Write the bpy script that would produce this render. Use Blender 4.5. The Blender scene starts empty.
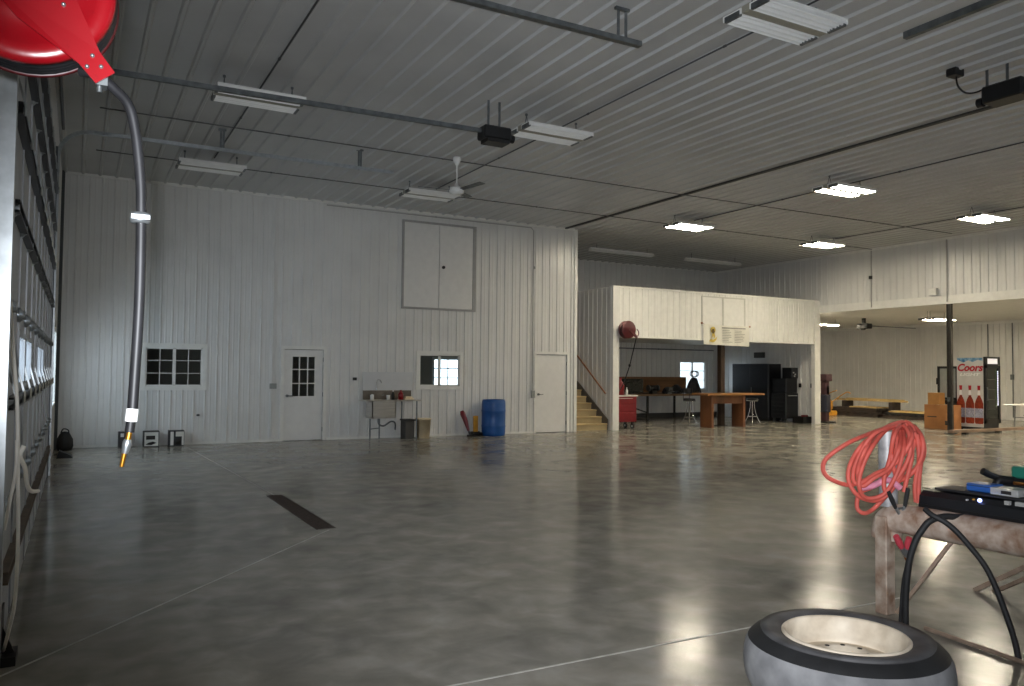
import bpy, math, random
from mathutils import Vector, Matrix
random.seed(7)
C = bpy.context.scene.collection
PI = math.pi

# ------------------------------------------------------------------ camera model (also used to read heights off the photo)
FPX = 793.075; YAW = -0.501271; PIT = 0.035992; ROL = 0.010027
CAM = Vector((0, 0, 1.62))
_cy, _sy = math.cos(YAW), math.sin(YAW)
_r = Vector((_cy, _sy, 0)); _f = Vector((-_sy, _cy, 0)); _u = Vector((0, 0, 1))
F3 = _f * math.cos(PIT) + _u * math.sin(PIT)
_u2 = -_f * math.sin(PIT) + _u * math.cos(PIT)
R3 = _r * math.cos(ROL) + _u2 * math.sin(ROL)
U3 = -_r * math.sin(ROL) + _u2 * math.cos(ROL)
def W(px, py, ax, val):
    d = R3 * ((px - 512) / FPX) - U3 * ((py - 343) / FPX) + F3
    return CAM + d * ((val - CAM[ax]) / d[ax])
def D(px, py, dep):
    d = R3 * ((px - 512) / FPX) - U3 * ((py - 343) / FPX) + F3
    return CAM + d * dep

cd = bpy.data.cameras.new('camera'); cam = bpy.data.objects.new('camera', cd); C.objects.link(cam)
cd.sensor_width = 36; cd.lens = FPX / 1024 * 36; cd.clip_start = 0.02; cd.clip_end = 200
m = Matrix((R3, U3, -F3)).transposed().to_4x4(); m.translation = CAM
cam.matrix_world = m
bpy.context.scene.camera = cam

# ------------------------------------------------------------------ materials
def srgb(h):
    v = [int(h[i:i + 2], 16) / 255 for i in (0, 2, 4)]
    return tuple(((c + .055) / 1.055) ** 2.4 if c > .04045 else c / 12.92 for c in v) + (1,)
MATS = {}
def mat(name, hexc, rough=.5, metal=0., var=.12, scale=6., hex2=None, emit=None, bump=0., spec=.5, stretch=None):
    if name in MATS: return MATS[name]
    mt = bpy.data.materials.new(name); mt.use_nodes = True; nt = mt.node_tree; N = nt.nodes; L = nt.links
    b = N['Principled BSDF']; b.inputs['Roughness'].default_value = rough; b.inputs['Metallic'].default_value = metal
    b.inputs['Specular IOR Level'].default_value = spec
    tc = N.new('ShaderNodeTexCoord'); nz = N.new('ShaderNodeTexNoise'); nz.inputs['Scale'].default_value = scale
    nz.inputs['Detail'].default_value = 5
    if stretch:
        mp = N.new('ShaderNodeMapping'); mp.inputs['Scale'].default_value = stretch
        L.new(tc.outputs['Object'], mp.inputs['Vector']); L.new(mp.outputs['Vector'], nz.inputs['Vector'])
    else: L.new(tc.outputs['Object'], nz.inputs['Vector'])
    cr = N.new('ShaderNodeValToRGB'); c = srgb(hexc)
    if hex2: c2 = srgb(hex2); c1 = c
    else:
        c1 = tuple(x * (1 - var) for x in c[:3]) + (1,); c2 = tuple(min(1, x * (1 + var)) for x in c[:3]) + (1,)
    cr.color_ramp.elements[0].color = c1; cr.color_ramp.elements[1].color = c2
    cr.color_ramp.elements[0].position = .35; cr.color_ramp.elements[1].position = .65
    L.new(nz.outputs['Fac'], cr.inputs['Fac']); L.new(cr.outputs['Color'], b.inputs['Base Color'])
    if bump:
        bp = N.new('ShaderNodeBump'); bp.inputs['Strength'].default_value = bump; bp.inputs['Distance'].default_value = .01
        L.new(nz.outputs['Fac'], bp.inputs['Height']); L.new(bp.outputs['Normal'], b.inputs['Normal'])
    if emit:
        b.inputs['Emission Color'].default_value = srgb(emit[0]); b.inputs['Emission Strength'].default_value = emit[1]
    MATS[name] = mt; return mt

def floor_mat():
    mt = bpy.data.materials.new('polished_concrete'); mt.use_nodes = True; nt = mt.node_tree; N = nt.nodes; L = nt.links
    b = N['Principled BSDF']
    tc = N.new('ShaderNodeTexCoord')
    def noise(s, det=6, dist=0., sc=(1, 1, 1)):
        mp = N.new('ShaderNodeMapping'); mp.inputs['Scale'].default_value = sc
        L.new(tc.outputs['Object'], mp.inputs['Vector'])
        n = N.new('ShaderNodeTexNoise'); n.inputs['Scale'].default_value = s; n.inputs['Detail'].default_value = det
        n.inputs['Distortion'].default_value = dist; L.new(mp.outputs['Vector'], n.inputs['Vector']); return n
    def ramp(n, stops):
        r = N.new('ShaderNodeValToRGB'); el = r.color_ramp.elements
        el[0].position, el[0].color = stops[0][0], srgb(stops[0][1]); el[1].position, el[1].color = stops[-1][0], srgb(stops[-1][1])
        for p, c in stops[1:-1]: e = el.new(p); e.color = srgb(c)
        L.new(n.outputs['Fac'], r.inputs['Fac']); return r
    big = noise(.45, 4, .6); mid = noise(1.3, 7, .5); fine = noise(3.4, 9, .35)
    r1 = ramp(big, [(.3, '7d786d'), (.7, 'a9a190')]); r2 = ramp(mid, [(.32, '76726a'), (.5, '959084'), (.68, 'b9b1a2')])
    r3 = ramp(fine, [(.3, '434342'), (.48, '787773'), (.7, 'adaba5')])
    m1 = N.new('ShaderNodeMix'); m1.data_type = 'RGBA'; m1.inputs[0].default_value = .5
    L.new(r1.outputs['Color'], m1.inputs[6]); L.new(r2.outputs['Color'], m1.inputs[7])
    m2 = N.new('ShaderNodeMix'); m2.data_type = 'RGBA'; m2.inputs[0].default_value = .38
    L.new(m1.outputs[2], m2.inputs[6]); L.new(r3.outputs['Color'], m2.inputs[7])
    L.new(m2.outputs[2], b.inputs['Base Color'])
    mr = N.new('ShaderNodeMapRange'); mr.inputs['From Min'].default_value = .3; mr.inputs['From Max'].default_value = .7
    mr.inputs['To Min'].default_value = .13; mr.inputs['To Max'].default_value = .2; b.inputs['Specular IOR Level'].default_value = .08
    L.new(mid.outputs['Fac'], mr.inputs['Value']); L.new(mr.outputs['Result'], b.inputs['Roughness'])
    bp = N.new('ShaderNodeBump'); bp.inputs['Strength'].default_value = .09; bp.inputs['Distance'].default_value = .01
    wav = noise(24., 3, 0.)
    L.new(wav.outputs['Fac'], bp.inputs['Height']); L.new(bp.outputs['Normal'], b.inputs['Normal'])
    return mt

def glass_mat():
    mt = bpy.data.materials.new('window_glass'); mt.use_nodes = True; nt = mt.node_tree; N = nt.nodes; L = nt.links
    out = N['Material Output']; N.remove(N['Principled BSDF'])
    t = N.new('ShaderNodeBsdfTransparent'); t.inputs['Color'].default_value = (.9, .93, .92, 1)
    g = N.new('ShaderNodeBsdfGlossy'); g.inputs['Roughness'].default_value = .05
    lw_ = N.new('ShaderNodeLayerWeight'); lw_.inputs['Blend'].default_value = .5
    pw = N.new('ShaderNodeMath'); pw.operation = 'POWER'; pw.inputs[1].default_value = 5; L.new(lw_.outputs['Facing'], pw.inputs[0])
    fr = N.new('ShaderNodeMath'); fr.operation = 'MULTIPLY_ADD'; fr.inputs[1].default_value = .5; fr.inputs[2].default_value = .03; L.new(pw.outputs[0], fr.inputs[0])
    mx = N.new('ShaderNodeMixShader'); L.new(fr.outputs[0], mx.inputs[0]); L.new(t.outputs[0], mx.inputs[1]); L.new(g.outputs[0], mx.inputs[2])
    L.new(mx.outputs[0], out.inputs['Surface']); return mt

M = dict(
    wall=mat('white_ribbed_steel', 'd4d3cf', .3, 0, .04, 1.5),
    ceil=mat('ceiling_steel', 'b2b2b0', .34, 0, .05, 1.2),
    trim=mat('white_trim', 'dcdbd5', .45, 0, .04),
    door=mat('white_door_paint', 'd8d7d3', .4, 0, .03),
    floor=floor_mat(), glass=glass_mat(),
    joint=mat('floor_joint_filler', 'b4b1a8', .7, 0, .2, 9),
    drain=mat('rusty_drain_steel', '3f322b', .7, .3, .35, 20),
    galv=mat('galvanised_steel', 'a9aeb0', .32, .85, .14, 14),
    galvd=mat('dull_galvanised', '6f7374', .42, .8, .2, 10),
    iron=mat('dark_iron', '2b2a29', .5, .5, .2, 12),
    black=mat('black_plastic', '121213', .45, 0, .2, 10),
    blackp=mat('black_powder_coat', '17181b', .4, .1, .15, 8),
    rubber=mat('black_rubber', '1d1d1e', .65, 0, .25, 14),
    hose=mat('hose_rubber', '19191b', .5, 0, .25, 14, spec=.35),
    tread=mat('dusty_tread_rubber', '7c7c7e', .9, 0, .3, 7, '9a9a9b', bump=.3),
    sidewall=mat('worn_sidewall_rubber', '3f3e3f', .65, 0, .3, 6, '5a595a'),
    cream=mat('cream_rim_paint', 'e8dac4', .55, 0, .1, 9, 'cdbda6'),
    red=mat('glossy_red_enamel', '7f0a13', .28, 0, .06, 5),
    dred=mat('dark_red_enamel', '6e0e18', .35, 0, .12, 8),
    white=mat('white_enamel', 'e2e2de', .35, 0, .03),
    off=mat('unlit_tube_glass', 'e4e4e0', .3, 0, .02),
    lit=mat('lit_tube', 'ffffff', .3, 0, 0, 5, emit=('fff3da', 40)),
    brass=mat('brass', 'b9822e', .3, .9, .15, 20),
    chrome=mat('chrome', 'd5d7d8', .12, 1, .03),
    stain=mat('stainless_steel', 'bdb8ae', .3, .6, .1, 3, stretch=(1, 1, 14)),
    wood=mat('stained_table_wood', '56341b', .5, 0, .3, 3, '75492a', stretch=(1, 1, .15)),
    woodt=mat('table_top_wood', '84582f', .42, 0, .2, 3, '9c6d3c', stretch=(.2, 3, 3)),
    ply=mat('plywood', '8a6138', .65, 0, .2, 2, '6f4c2b', stretch=(.4, 3, 3)),
    tread_wood=mat('stair_wood', 'b59e72', .55, 0, .12, 3, stretch=(.5, 4, 4)),
    rail=mat('handrail_wood', '84512e', .45, 0, .2, 6),
    lumber=mat('lumber', 'b59b66', .65, 0, .25, 4, '8f7747'),
    dlumber=mat('weathered_timber', '1c1511', .8, 0, .35, 5, '33261c'),
    card=mat('cardboard', 'a06c3c', .75, 0, .1, 4),
    card2=mat('pale_cardboard', 'b98549', .75, 0, .1, 4),
    ink=mat('black_ink', '1c1713', .7, 0, .1),
    blue=mat('blue_drum_plastic', '0e4a8a', .42, 0, .12, 5),
    blue2=mat('blue_tin', '2658a0', .4, 0, .1),
    orange=mat('orange_cord_jacket', 'c8584b', .6, 0, .1, 14),
    pink=mat('pink_tape', 'd0849a', .6, 0, .15, 20),
    rust=mat('rusty_painted_steel', 'b7a797', .65, .1, .2, 9, '7d5f4a', bump=.3),
    rustd=mat('rusty_beam', 'c4b3a4', .65, .1, .2, 11, '8d6f5a', bump=.3),
    rod=mat('bare_rod', 'a58f7c', .55, .3, .2, 12),
    copper=mat('copper', 'b5763f', .35, .9, .1),
    cream_cord=mat('cream_cable', 'f2eee4', .5, 0, .05),
    beige=mat('beige_plastic', 'ead6b2', .5, 0, .08),
    yellow=mat('yellow_paint', 'c08a2a', .5, 0, .2, 7),
    green=mat('green_plastic', '1f6f5d', .45, 0, .1),
    paper=mat('printed_paper', 'd4d2cb', .6, 0, .05),
    banner=mat('banner_vinyl', 'd9d7cb', .5, 0, .03),
    print_grey=mat('grey_print', '8d8c84', .6, 0, .05),
    print_yel=mat('yellow_print', 'c9b04e', .6, 0, .15, 20),
    print_brn=mat('brown_print', '5d4a1c', .6, 0, .2, 20),
    silver=mat('silver_label', 'c0c0bd', .35, .4, .1, 20),
    doorsteel=mat('overhead_door_steel', 'a6a8ab', .4, .2, .1, 4),
    strut=mat('dark_strut', '2f3033', .4, .5, .2, 8),
    cool_side=mat('cooler_side_print', 'c9c9c5', .35, 0, .05, 3),
    cool_red=mat('red_print', 'b01225', .35, 0, .05),
    cool_silver=mat('silver_print', 'f0f0ee', .3, .2, .03),
    cool_blue=mat('blue_print', '2c6c9c', .4, 0, .25, 12, '8fb8cf'),
    amber=mat('amber_print', '8b2f14', .35, 0, .25, 14),
    lab_blue=mat('label_print', '9fa4b8', .4, 0, .35, 25),
    litb=mat('lit_bay_tube', 'ffffff', .3, 0, 0, 5, emit=('fff0d2', 72)),
    led=mat('led_strip', 'ffffff', .3, 0, 0, 5, emit=('c9ceff', .28)),
    ledb=mat('blue_led', 'ffffff', .3, 0, 0, 5, emit=('8a9cff', 1.6)),
    sign_lit=mat('backlit_header', 'e8e8ee', .3, 0, 0, 5, emit=('e6e6f2', .08)),
    screen=mat('dark_glass_panel', '20221f', .12, 0, .1),
    green_g=mat('dim_green_glow', '3f5a34', .4, 0, .2, 30),
    frost=mat('pale_panel', '8f918c', .4, 0, .05),
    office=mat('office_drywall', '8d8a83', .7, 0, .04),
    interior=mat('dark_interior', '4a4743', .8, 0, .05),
)

# ------------------------------------------------------------------ mesh builder
class MB:
    def __init__(s): s.v = []; s.f = []; s.sm = []
    def add(s, vs, fs, smooth=False):
        o = len(s.v); s.v += [Vector(v) for v in vs]
        for f in fs: s.f.append([i + o for i in f]); s.sm.append(smooth)
        return s
    def box(s, a, b, bev=0.):
        x0, y0, z0 = [min(a[i], b[i]) for i in range(3)]; x1, y1, z1 = [max(a[i], b[i]) for i in range(3)]
        if bev <= 0:
            vs = [(x0, y0, z0), (x1, y0, z0), (x1, y1, z0), (x0, y1, z0), (x0, y0, z1), (x1, y0, z1), (x1, y1, z1), (x0, y1, z1)]
            return s.add(vs, [(3, 2, 1, 0), (4, 5, 6, 7), (0, 1, 5, 4), (1, 2, 6, 5), (2, 3, 7, 6), (3, 0, 4, 7)])
        e = min(bev, (x1 - x0) * .49, (y1 - y0) * .49, (z1 - z0) * .49)
        vs = []; idx = {}
        for ix, (X, sx) in enumerate(((x0, 1), (x1, -1))):
            for iy, (Y, sy) in enumerate(((y0, 1), (y1, -1))):
                for iz, (Z, sz) in enumerate(((z0, 1), (z1, -1))):
                    for ax in range(3):
                        p = [X + sx * e, Y + sy * e, Z + sz * e]; p[ax] = (X, Y, Z)[ax]
                        idx[(ix, iy, iz, ax)] = len(vs); vs.append(p)
        fs = []
        for ax in range(3):
            o = [i for i in range(3) if i != ax]
            for sd in (0, 1):
                q = []
                for (p, r) in ((0, 0), (1, 0), (1, 1), (0, 1)):
                    k = [0, 0, 0]; k[ax] = sd; k[o[0]] = p; k[o[1]] = r; q.append(idx[(*k, ax)])
                fs.append(q)
            for p in (0, 1):
                for r in (0, 1):
                    k0 = [0, 0, 0]; k0[o[0]] = p; k0[o[1]] = r; k1 = list(k0); k1[ax] = 1
                    fs.append([idx[(*k0, o[0])], idx[(*k1, o[0])], idx[(*k1, o[1])], idx[(*k0, o[1])]])
        for ix in (0, 1):
            for iy in (0, 1):
                for iz in (0, 1): fs.append([idx[(ix, iy, iz, a_)] for a_ in range(3)])
        return s.add(vs, fs)
    def tube(s, pts, r, n=10, smooth=True, closed=False, cap=True):
        pts = [Vector(p) for p in pts]; k = len(pts)
        rs = r if isinstance(r, (list, tuple)) else [r] * k
        tg = []
        for i in range(k):
            a = pts[(i - 1) % k] if (closed or i > 0) else pts[i]; b = pts[(i + 1) % k] if (closed or i < k - 1) else pts[i]
            t = (b - a); tg.append(t.normalized() if t.length > 1e-9 else Vector((0, 0, 1)))
        nrm = tg[0].orthogonal().normalized(); rings = []
        for i in range(k):
            nrm = (nrm - tg[i] * nrm.dot(tg[i])); nrm = nrm.normalized() if nrm.length > 1e-6 else tg[i].orthogonal().normalized()
            bn = tg[i].cross(nrm)
            rings.append([pts[i] + (nrm * math.cos(2 * PI * j / n) + bn * math.sin(2 * PI * j / n)) * rs[i] for j in range(n)])
        vs = [v for R_ in rings for v in R_]; fs = []
        for i in range(k if closed else k - 1):
            i2 = (i + 1) % k
            for j in range(n):
                j2 = (j + 1) % n; fs.append((i * n + j, i * n + j2, i2 * n + j2, i2 * n + j))
        s.add(vs, fs, smooth)
        if cap and not closed:
            s.add(rings[0], [tuple(range(n - 1, -1, -1))]); s.add(rings[-1], [tuple(range(n))])
        return s
    def cyl(s, a, b, r, n=16, r2=None): return s.tube([a, b], [r, r if r2 is None else r2], n)
    def lathe(s, prof, c=(0, 0, 0), axis=(0, 0, 1), n=32, smooth=True):
        ax = Vector(axis).normalized(); e1 = ax.orthogonal().normalized(); e2 = ax.cross(e1); c = Vector(c)
        vs = []; k = len(prof)
        for j in range(n):
            d = e1 * math.cos(2 * PI * j / n) + e2 * math.sin(2 * PI * j / n)
            for (r, z) in prof: vs.append(c + d * r + ax * z)
        fs = []
        for j in range(n):
            j2 = (j + 1) % n
            for i in range(k - 1):
                fs.append((j * k + i, j2 * k + i, j2 * k + i + 1, j * k + i + 1))
        return s.add(vs, fs, smooth)
    def prism(s, poly, d):
        d = Vector(d); n = len(poly); a = [Vector(p) for p in poly]; b = [p + d for p in a]
        return s.add(a + b, [tuple(range(n - 1, -1, -1)), tuple(range(n, 2 * n))] + [(i, (i + 1) % n, n + (i + 1) % n, n + i) for i in range(n)])
    def bar(s, a, b, w, h, up=(0, 0, 1)):
        a = Vector(a); b = Vector(b); t = (b - a).normalized(); up = Vector(up)
        sd = t.cross(up); sd = sd.normalized() if sd.length > 1e-6 else t.orthogonal().normalized(); u = sd.cross(t)
        q = [a + sd * (x * w / 2) + u * (y * h / 2) for x, y in ((-1, -1), (1, -1), (1, 1), (-1, 1))]
        return s.prism(q, b - a)
    def build(s, name, material, parent=None):
        off = Vector((0, 0, 0)); p = parent
        while p is not None: off += p.location; p = p.parent
        me = bpy.data.meshes.new(name); me.from_pydata([v - off for v in s.v], [], s.f); me.update()
        me.polygons.foreach_set('use_smooth', s.sm); me.materials.append(material)
        o = bpy.data.objects.new(name, me); C.objects.link(o)
        if parent: o.parent = parent
        return o

def recenter(o):
    me = o.data; vs = me.vertices
    cx = (min(v.co.x for v in vs) + max(v.co.x for v in vs)) / 2; cy = (min(v.co.y for v in vs) + max(v.co.y for v in vs)) / 2
    cz = min(v.co.z for v in vs); d = Vector((cx, cy, cz))
    me.transform(Matrix.Translation(-d)); o.location = d
def cr(pts, n=6, closed=False):
    pts = [Vector(p) for p in pts]; k = len(pts); out = []
    for i in range(k if closed else k - 1):
        if closed: p0, p1, p2, p3 = pts[(i - 1) % k], pts[i], pts[(i + 1) % k], pts[(i + 2) % k]
        else: p0, p1, p2, p3 = pts[max(i - 1, 0)], pts[i], pts[i + 1], pts[min(i + 2, k - 1)]
        for j in range(n):
            t = j / n
            out.append(.5 * ((2 * p1) + (p2 - p0) * t + (2 * p0 - 5 * p1 + 4 * p2 - p3) * t * t + (3 * p1 - p0 - 3 * p2 + p3) * t ** 3))
    if not closed: out.append(pts[-1])
    return out
def tag(o, label, cat, group=None):
    o['label'] = label; o['category'] = cat
    if group: o['group'] = group
    return o
def thing(name, label, cat, loc, group=None):
    o = bpy.data.objects.new(name, None); C.objects.link(o); o.location = loc; o.empty_display_size = .1
    return tag(o, label, cat, group)
def solo(name, mb, material, label, cat, group=None):
    o = mb.build(name, material); recenter(o); return tag(o, label, cat, group)
def struct(name, mb, material, parent=None):
    o = mb.build(name, material, parent)
    if parent is None: o['kind'] = 'structure'
    return o
def copy_tree(o, parent=None):
    c = o.copy(); C.objects.link(c); c.parent = parent
    for ch in list(o.children): copy_tree(ch, c)
    return c
def clone(o, loc, label, group=None):
    c = copy_tree(o); c.location = loc; c['label'] = label
    if group: c['group'] = group
    return c

# ------------------------------------------------------------------ corrugated sheet
def ribbed(org, ud, vd, nd, u0, u1, v0, v1, holes=(), pitch=.2286, depth=.019, phase=.05, minor=True):
    """sheet spanned by unit vectors ud (across the ribs) and vd (along), ribs standing out along nd"""
    org, ud, vd, nd = map(Vector, (org, ud, vd, nd))
    prof = []; u = u0 - pitch + phase
    while u < u1 + pitch:
        if minor: prof += [(u, 0), (u + .010, depth), (u + .034, depth), (u + .044, 0), (u + .105, 0), (u + .113, .004), (u + .135, .004), (u + .143, 0)]
        else: prof += [(u, 0), (u + .02, depth), (u + .055, depth), (u + .075, 0)]
        u += pitch
    def dep(x):
        for (a, da), (b, db) in zip(prof, prof[1:]):
            if a <= x <= b: return da + (db - da) * ((x - a) / (b - a) if b > a else 0)
        return 0
    us = sorted(set([u0, u1] + [p[0] for p in prof if u0 < p[0] < u1] + [h[k] for h in holes for k in (0, 1) if u0 < h[k] < u1]))
    mb = MB()
    for a, b in zip(us, us[1:]):
        if b - a < 1e-6: continue
        mid = (a + b) / 2; iv = [(v0, v1)]
        for h in holes:
            if h[0] < mid < h[1]:
                nv = []
                for (p, q) in iv:
                    if h[3] <= p or h[2] >= q: nv.append((p, q)); continue
                    if h[2] > p: nv.append((p, h[2]))
                    if h[3] < q: nv.append((h[3], q))
                iv = nv
        da, db = dep(a), dep(b)
        for p, q in iv:
            mb.add([org + ud * a + nd * da + vd * p, org + ud * b + nd * db + vd * p, org + ud * b + nd * db + vd * q, org + ud * a + nd * da + vd * q], [(0, 1, 2, 3)])
    return mb

# ================================================================== SETTING
XL, XR, YB, YD, YF, H = -.38, 21.6, 23.0, 18.2, -1.2, 5.55
XO = 11.95; XS = 13.25; XBAY = 30.5; ZB = 3.72
struct('floor', MB().box((-2, -4, -.15), (32, 28.5, 0)), M['floor'])
# ceiling panels, ribs running away from the camera
struct('ceiling', ribbed((0, 0, H), (1, 0, 0), (0, 1, 0), (0, 0, -1), XL, XR, YF, YB, depth=.03, pitch=.3048, minor=False), M['ceil'])
# door wall
WIN1 = (1.25, 2.37, 1.24, 2.055); WIN2 = (7.38, 8.47, 1.245, 2.02); DR1 = (4.10, 5.0, 0, 2.08); DR2 = (10.71, 11.67, 0, 2.09)
struct('wall_back', ribbed((0, YD, 0), (1, 0, 0), (0, 0, 1), (0, -1, 0), XL, XO, 0, H, [WIN1, WIN2, DR1, DR2]), M['wall'])
struct('wall_stairwell', ribbed((XO, 0, 0), (0, 1, 0), (0, 0, 1), (1, 0, 0), YD, YB, 0, H), M['wall'])
# rear wall with two windows
RW = (19.76, 21.0, 1.03, 2.06); OW = (9.78, 10.78, 1.1, 2.0)
struct('wall_rear', ribbed((0, YB, 0), (1, 0, 0), (0, 0, 1), (0, -1, 0), XL, XR, 0, H, [RW, OW]), M['wall'])
# right wall: full height behind the loft, a header over the side bay in front of it
struct('wall_right', ribbed((XR, 0, 0), (0, 1, 0), (0, 0, 1), (-1, 0, 0), YD, YB, 0, H), M['wall'])
struct('wall_header', ribbed((XR, 0, 0), (0, 1, 0), (0, 0, 1), (-1, 0, 0), YF, YD, 3.70, H), M['wall'])
struct('trim_1', MB().box((XR - .035, YF, 3.66), (XR + .28, YD + .05, 3.9)), M['trim'])          # white band under the header
# left wall round the big overhead door
DY0, DY1, DZ = 5.2, 13.5, 4.75
LW = (14.3, 17.3, .95, 2.25)
struct('wall_left', ribbed((XL, 0, 0), (0, 1, 0), (0, 0, 1), (1, 0, 0), YF, YB, 0, H, [(DY0, DY1, 0, DZ), LW]), M['wall'])
# front wall behind the camera, with an unseen high slot added to let daylight in
struct('wall_front', ribbed((0, YF, 0), (1, 0, 0), (0, 0, 1), (0, 1, 0), XL, XR, 0, H, [(6.95, 10.95, 2.6, 3.6)]), M['wall'])
# side bay shell
struct('wall_bay_right', ribbed((XBAY, 0, 0), (0, 1, 0), (0, 0, 1), (-1, 0, 0), YF, 27, 0, ZB), M['wall'])
struct('wall_bay_rear', ribbed((0, 27, 0), (1, 0, 0), (0, 0, 1), (0, -1, 0), XR, XBAY, 0, ZB), M['wall'])
struct('wall_bay_front', ribbed((0, YF, 0), (1, 0, 0), (0, 0, 1), (0, 1, 0), XR, XBAY, 0, ZB), M['wall'])
struct('wall_bay_left', MB().box((XR + .03, YD + .02, 0), (XR + .1, 27, ZB)), M['wall'])
struct('ceiling_bay', MB().box((XR + .03, YF, ZB), (XBAY + .1, 27, ZB + .1)), M['trim'])
struct('trim_2', MB().box((XBAY - .05, YF, ZB - .1), (XBAY, 27, ZB)), M['trim'])
# office shell behind the door wall
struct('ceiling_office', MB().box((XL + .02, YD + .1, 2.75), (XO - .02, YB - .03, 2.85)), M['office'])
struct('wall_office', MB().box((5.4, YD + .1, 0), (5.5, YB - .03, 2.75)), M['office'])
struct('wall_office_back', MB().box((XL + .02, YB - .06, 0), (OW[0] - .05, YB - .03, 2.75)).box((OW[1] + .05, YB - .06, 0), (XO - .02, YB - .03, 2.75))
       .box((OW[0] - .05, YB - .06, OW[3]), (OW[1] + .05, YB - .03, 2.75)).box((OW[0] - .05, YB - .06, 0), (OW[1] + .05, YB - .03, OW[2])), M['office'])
# loft: slab, front parapet, stair side wall
struct('floor_loft', MB().box((XS + .02, YD + .03, 2.70), (XR - .03, YB - .03, 2.95)), M['trim'])
PP = (16.5, 18.23, 3.08, 3.95)
struct('wall_loft_front', ribbed((0, YD, 0), (1, 0, 0), (0, 0, 1), (0, -1, 0), XS + .02, 21.57, 2.66, 4.05, [PP], depth=.012), M['trim'])
struct('wall_loft_back', MB().box((XS + .02, YD + .012, 2.66), (21.57, YD + .10, 4.05)), M['trim'])
pm = MB()
for a, b in ((16.52, 17.30), (17.37, 18.21)): pm.box((a, YD - .008, 3.08), (b, YD + .012, 3.93))
struct('trim_3', pm, M['trim'])
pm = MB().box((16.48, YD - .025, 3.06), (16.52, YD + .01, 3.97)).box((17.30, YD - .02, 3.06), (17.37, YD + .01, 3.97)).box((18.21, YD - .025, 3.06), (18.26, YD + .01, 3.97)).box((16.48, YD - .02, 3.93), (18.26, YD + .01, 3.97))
struct('trim_4', pm, mat('greyer_trim', 'bdbcb4', .45, 0, .04))  # panel frame strips, a little greyer than the white trim
struct('trim_5', MB().box((XS - .06, YD - .03, 4.03), (21.6, YD + .12, 4.08)).box((XS + .02, YD - .03, 2.62), (21.57, YD + .12, 2.67)), M['trim'])
struct('wall_stairs', ribbed((XS - .05, 0, 0), (0, 1, 0), (0, 0, 1), (-1, 0, 0), YD, 22.4, 0, 4.05), M['wall'])
struct('wall_stairs_inner', MB().box((XS - .03, YD + .02, 0), (XS + .05, 22.4, 4.03)), M['wall'])
struct('trim_6', MB().box((XS - .06, YD - .04, 0), (XS + .15, YD + .1, 4.05)), M['trim'])          # wide white corner post by the stairs
struct('trim_7', MB().box((21.36, YD - .04, 0), (21.58, YD + .1, 2.7)).box((21.36, YD - .045, 2.66), (21.6, YD + .1, 4.05)), M['trim'])
struct('trim_8', MB().box((XO - .06, YD - .035, 0), (XO + .035, YD + .05, H)), M['trim'])         # corner of the door wall
struct('trim_9', MB().box((XL, YD - .06, H - .05), (XO, YD, H)).box((XR - .05, YF, H - .06), (XR, YB, H)).box((XO, YB - .05, H - .05), (XR, YB, H)), M['trim'])
struct('trim_10', MB().box((XL, YD - .03, 0), (4.02, YD, .045)).box((5.08, YD - .03, 0), (10.63, YD, .045)), M['trim'])
struct('trim_11', MB().box((XL, YD - .1, 0), (XL + .075, YD, H)), mat('dark_corner_trim', '3c4140', .5, 0, .1))
struct('trim_12', MB().prism([(11.5, YF, H - .035), (11.57, YF, H - .035), (11.62, YD, H - .035), (11.55, YD, H - .035)], (0, 0, .033)), mat('dark_ceiling_joint', '33332f', .6, 0, .1))
struct('trim_13', MB().box((XS + .05, YB - .05, 0), (XR - .03, YB - .02, .16)), mat('dark_base', '3a3936', .6, 0, .1))
# saw cuts in the slab
def seam(mb, a, b, w=.016):
    a = Vector(a); b = Vector(b); mb.bar((a.x, a.y, .0005), (b.x, b.y, .0005), w, .003)
sj = MB(); d1 = W(329, 530, 2, 0)
seam(sj, d1, W(-10, 681, 2, 0)); seam(sj, W(430, 690, 2, 0), W(900, 598, 2, 0), .014)
seam(sj, (2.27, 10.45, 0), (2.0, 18.1, 0), .006)
struct('trim_14', sj, M['joint'])

# windows and doors of the door wall -------------------------------------------------
def window(name, x0, x1, z0, z1, y, sashes, cols, rows, fw=.055, proud=.03, trimw=.09, munt=.014):
    fr = MB()
    for a, b, c, d in ((x0 - trimw, x1 + trimw, z1, z1 + trimw), (x0 - trimw, x1 + trimw, z0 - trimw, z0), (x0 - trimw, x0, z0, z1), (x1, x1 + trimw, z0, z1)):
        fr.box((a, y - proud, c), (b, y + .1, d))
    o = struct(name, fr, M['trim'])
    w = (x1 - x0) / sashes
    for k in range(sashes):
        a = x0 + k * w; b = a + w; sf = MB(); f = .03
        sf.box((a, y, z0), (a + f, y + .05, z1)).box((b - f, y, z0), (b, y + .05, z1)).box((a, y, z0), (b, y + .05, z0 + f)).box((a, y, z1 - f), (b, y + .05, z1))
        for i in range(1, cols): xx = a + w * i / cols; sf.box((xx - munt / 2, y + .01, z0), (xx + munt / 2, y + .035, z1))
        for i in range(1, rows): zz = z0 + (z1 - z0) * i / rows; sf.box((a, y + .01, zz - munt / 2), (b, y + .035, zz + munt / 2))
        sash = sf.build('sash', M['trim'], o)
        MB().box((a + f, y + .038, z0 + f), (b - f, y + .042, z1 - f)).build('pane', M['glass'], o)
    return o
window('window_1', *WIN1, YD, 2, 2, 3)
w2 = window('window_2', *WIN2, YD, 2, 1, 1)
window('window_3', *RW, YB, 2, 1, 3, trimw=.05)
window('window_4', *OW, YB - .06, 1, 2, 3, trimw=.05, munt=.03)

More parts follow.
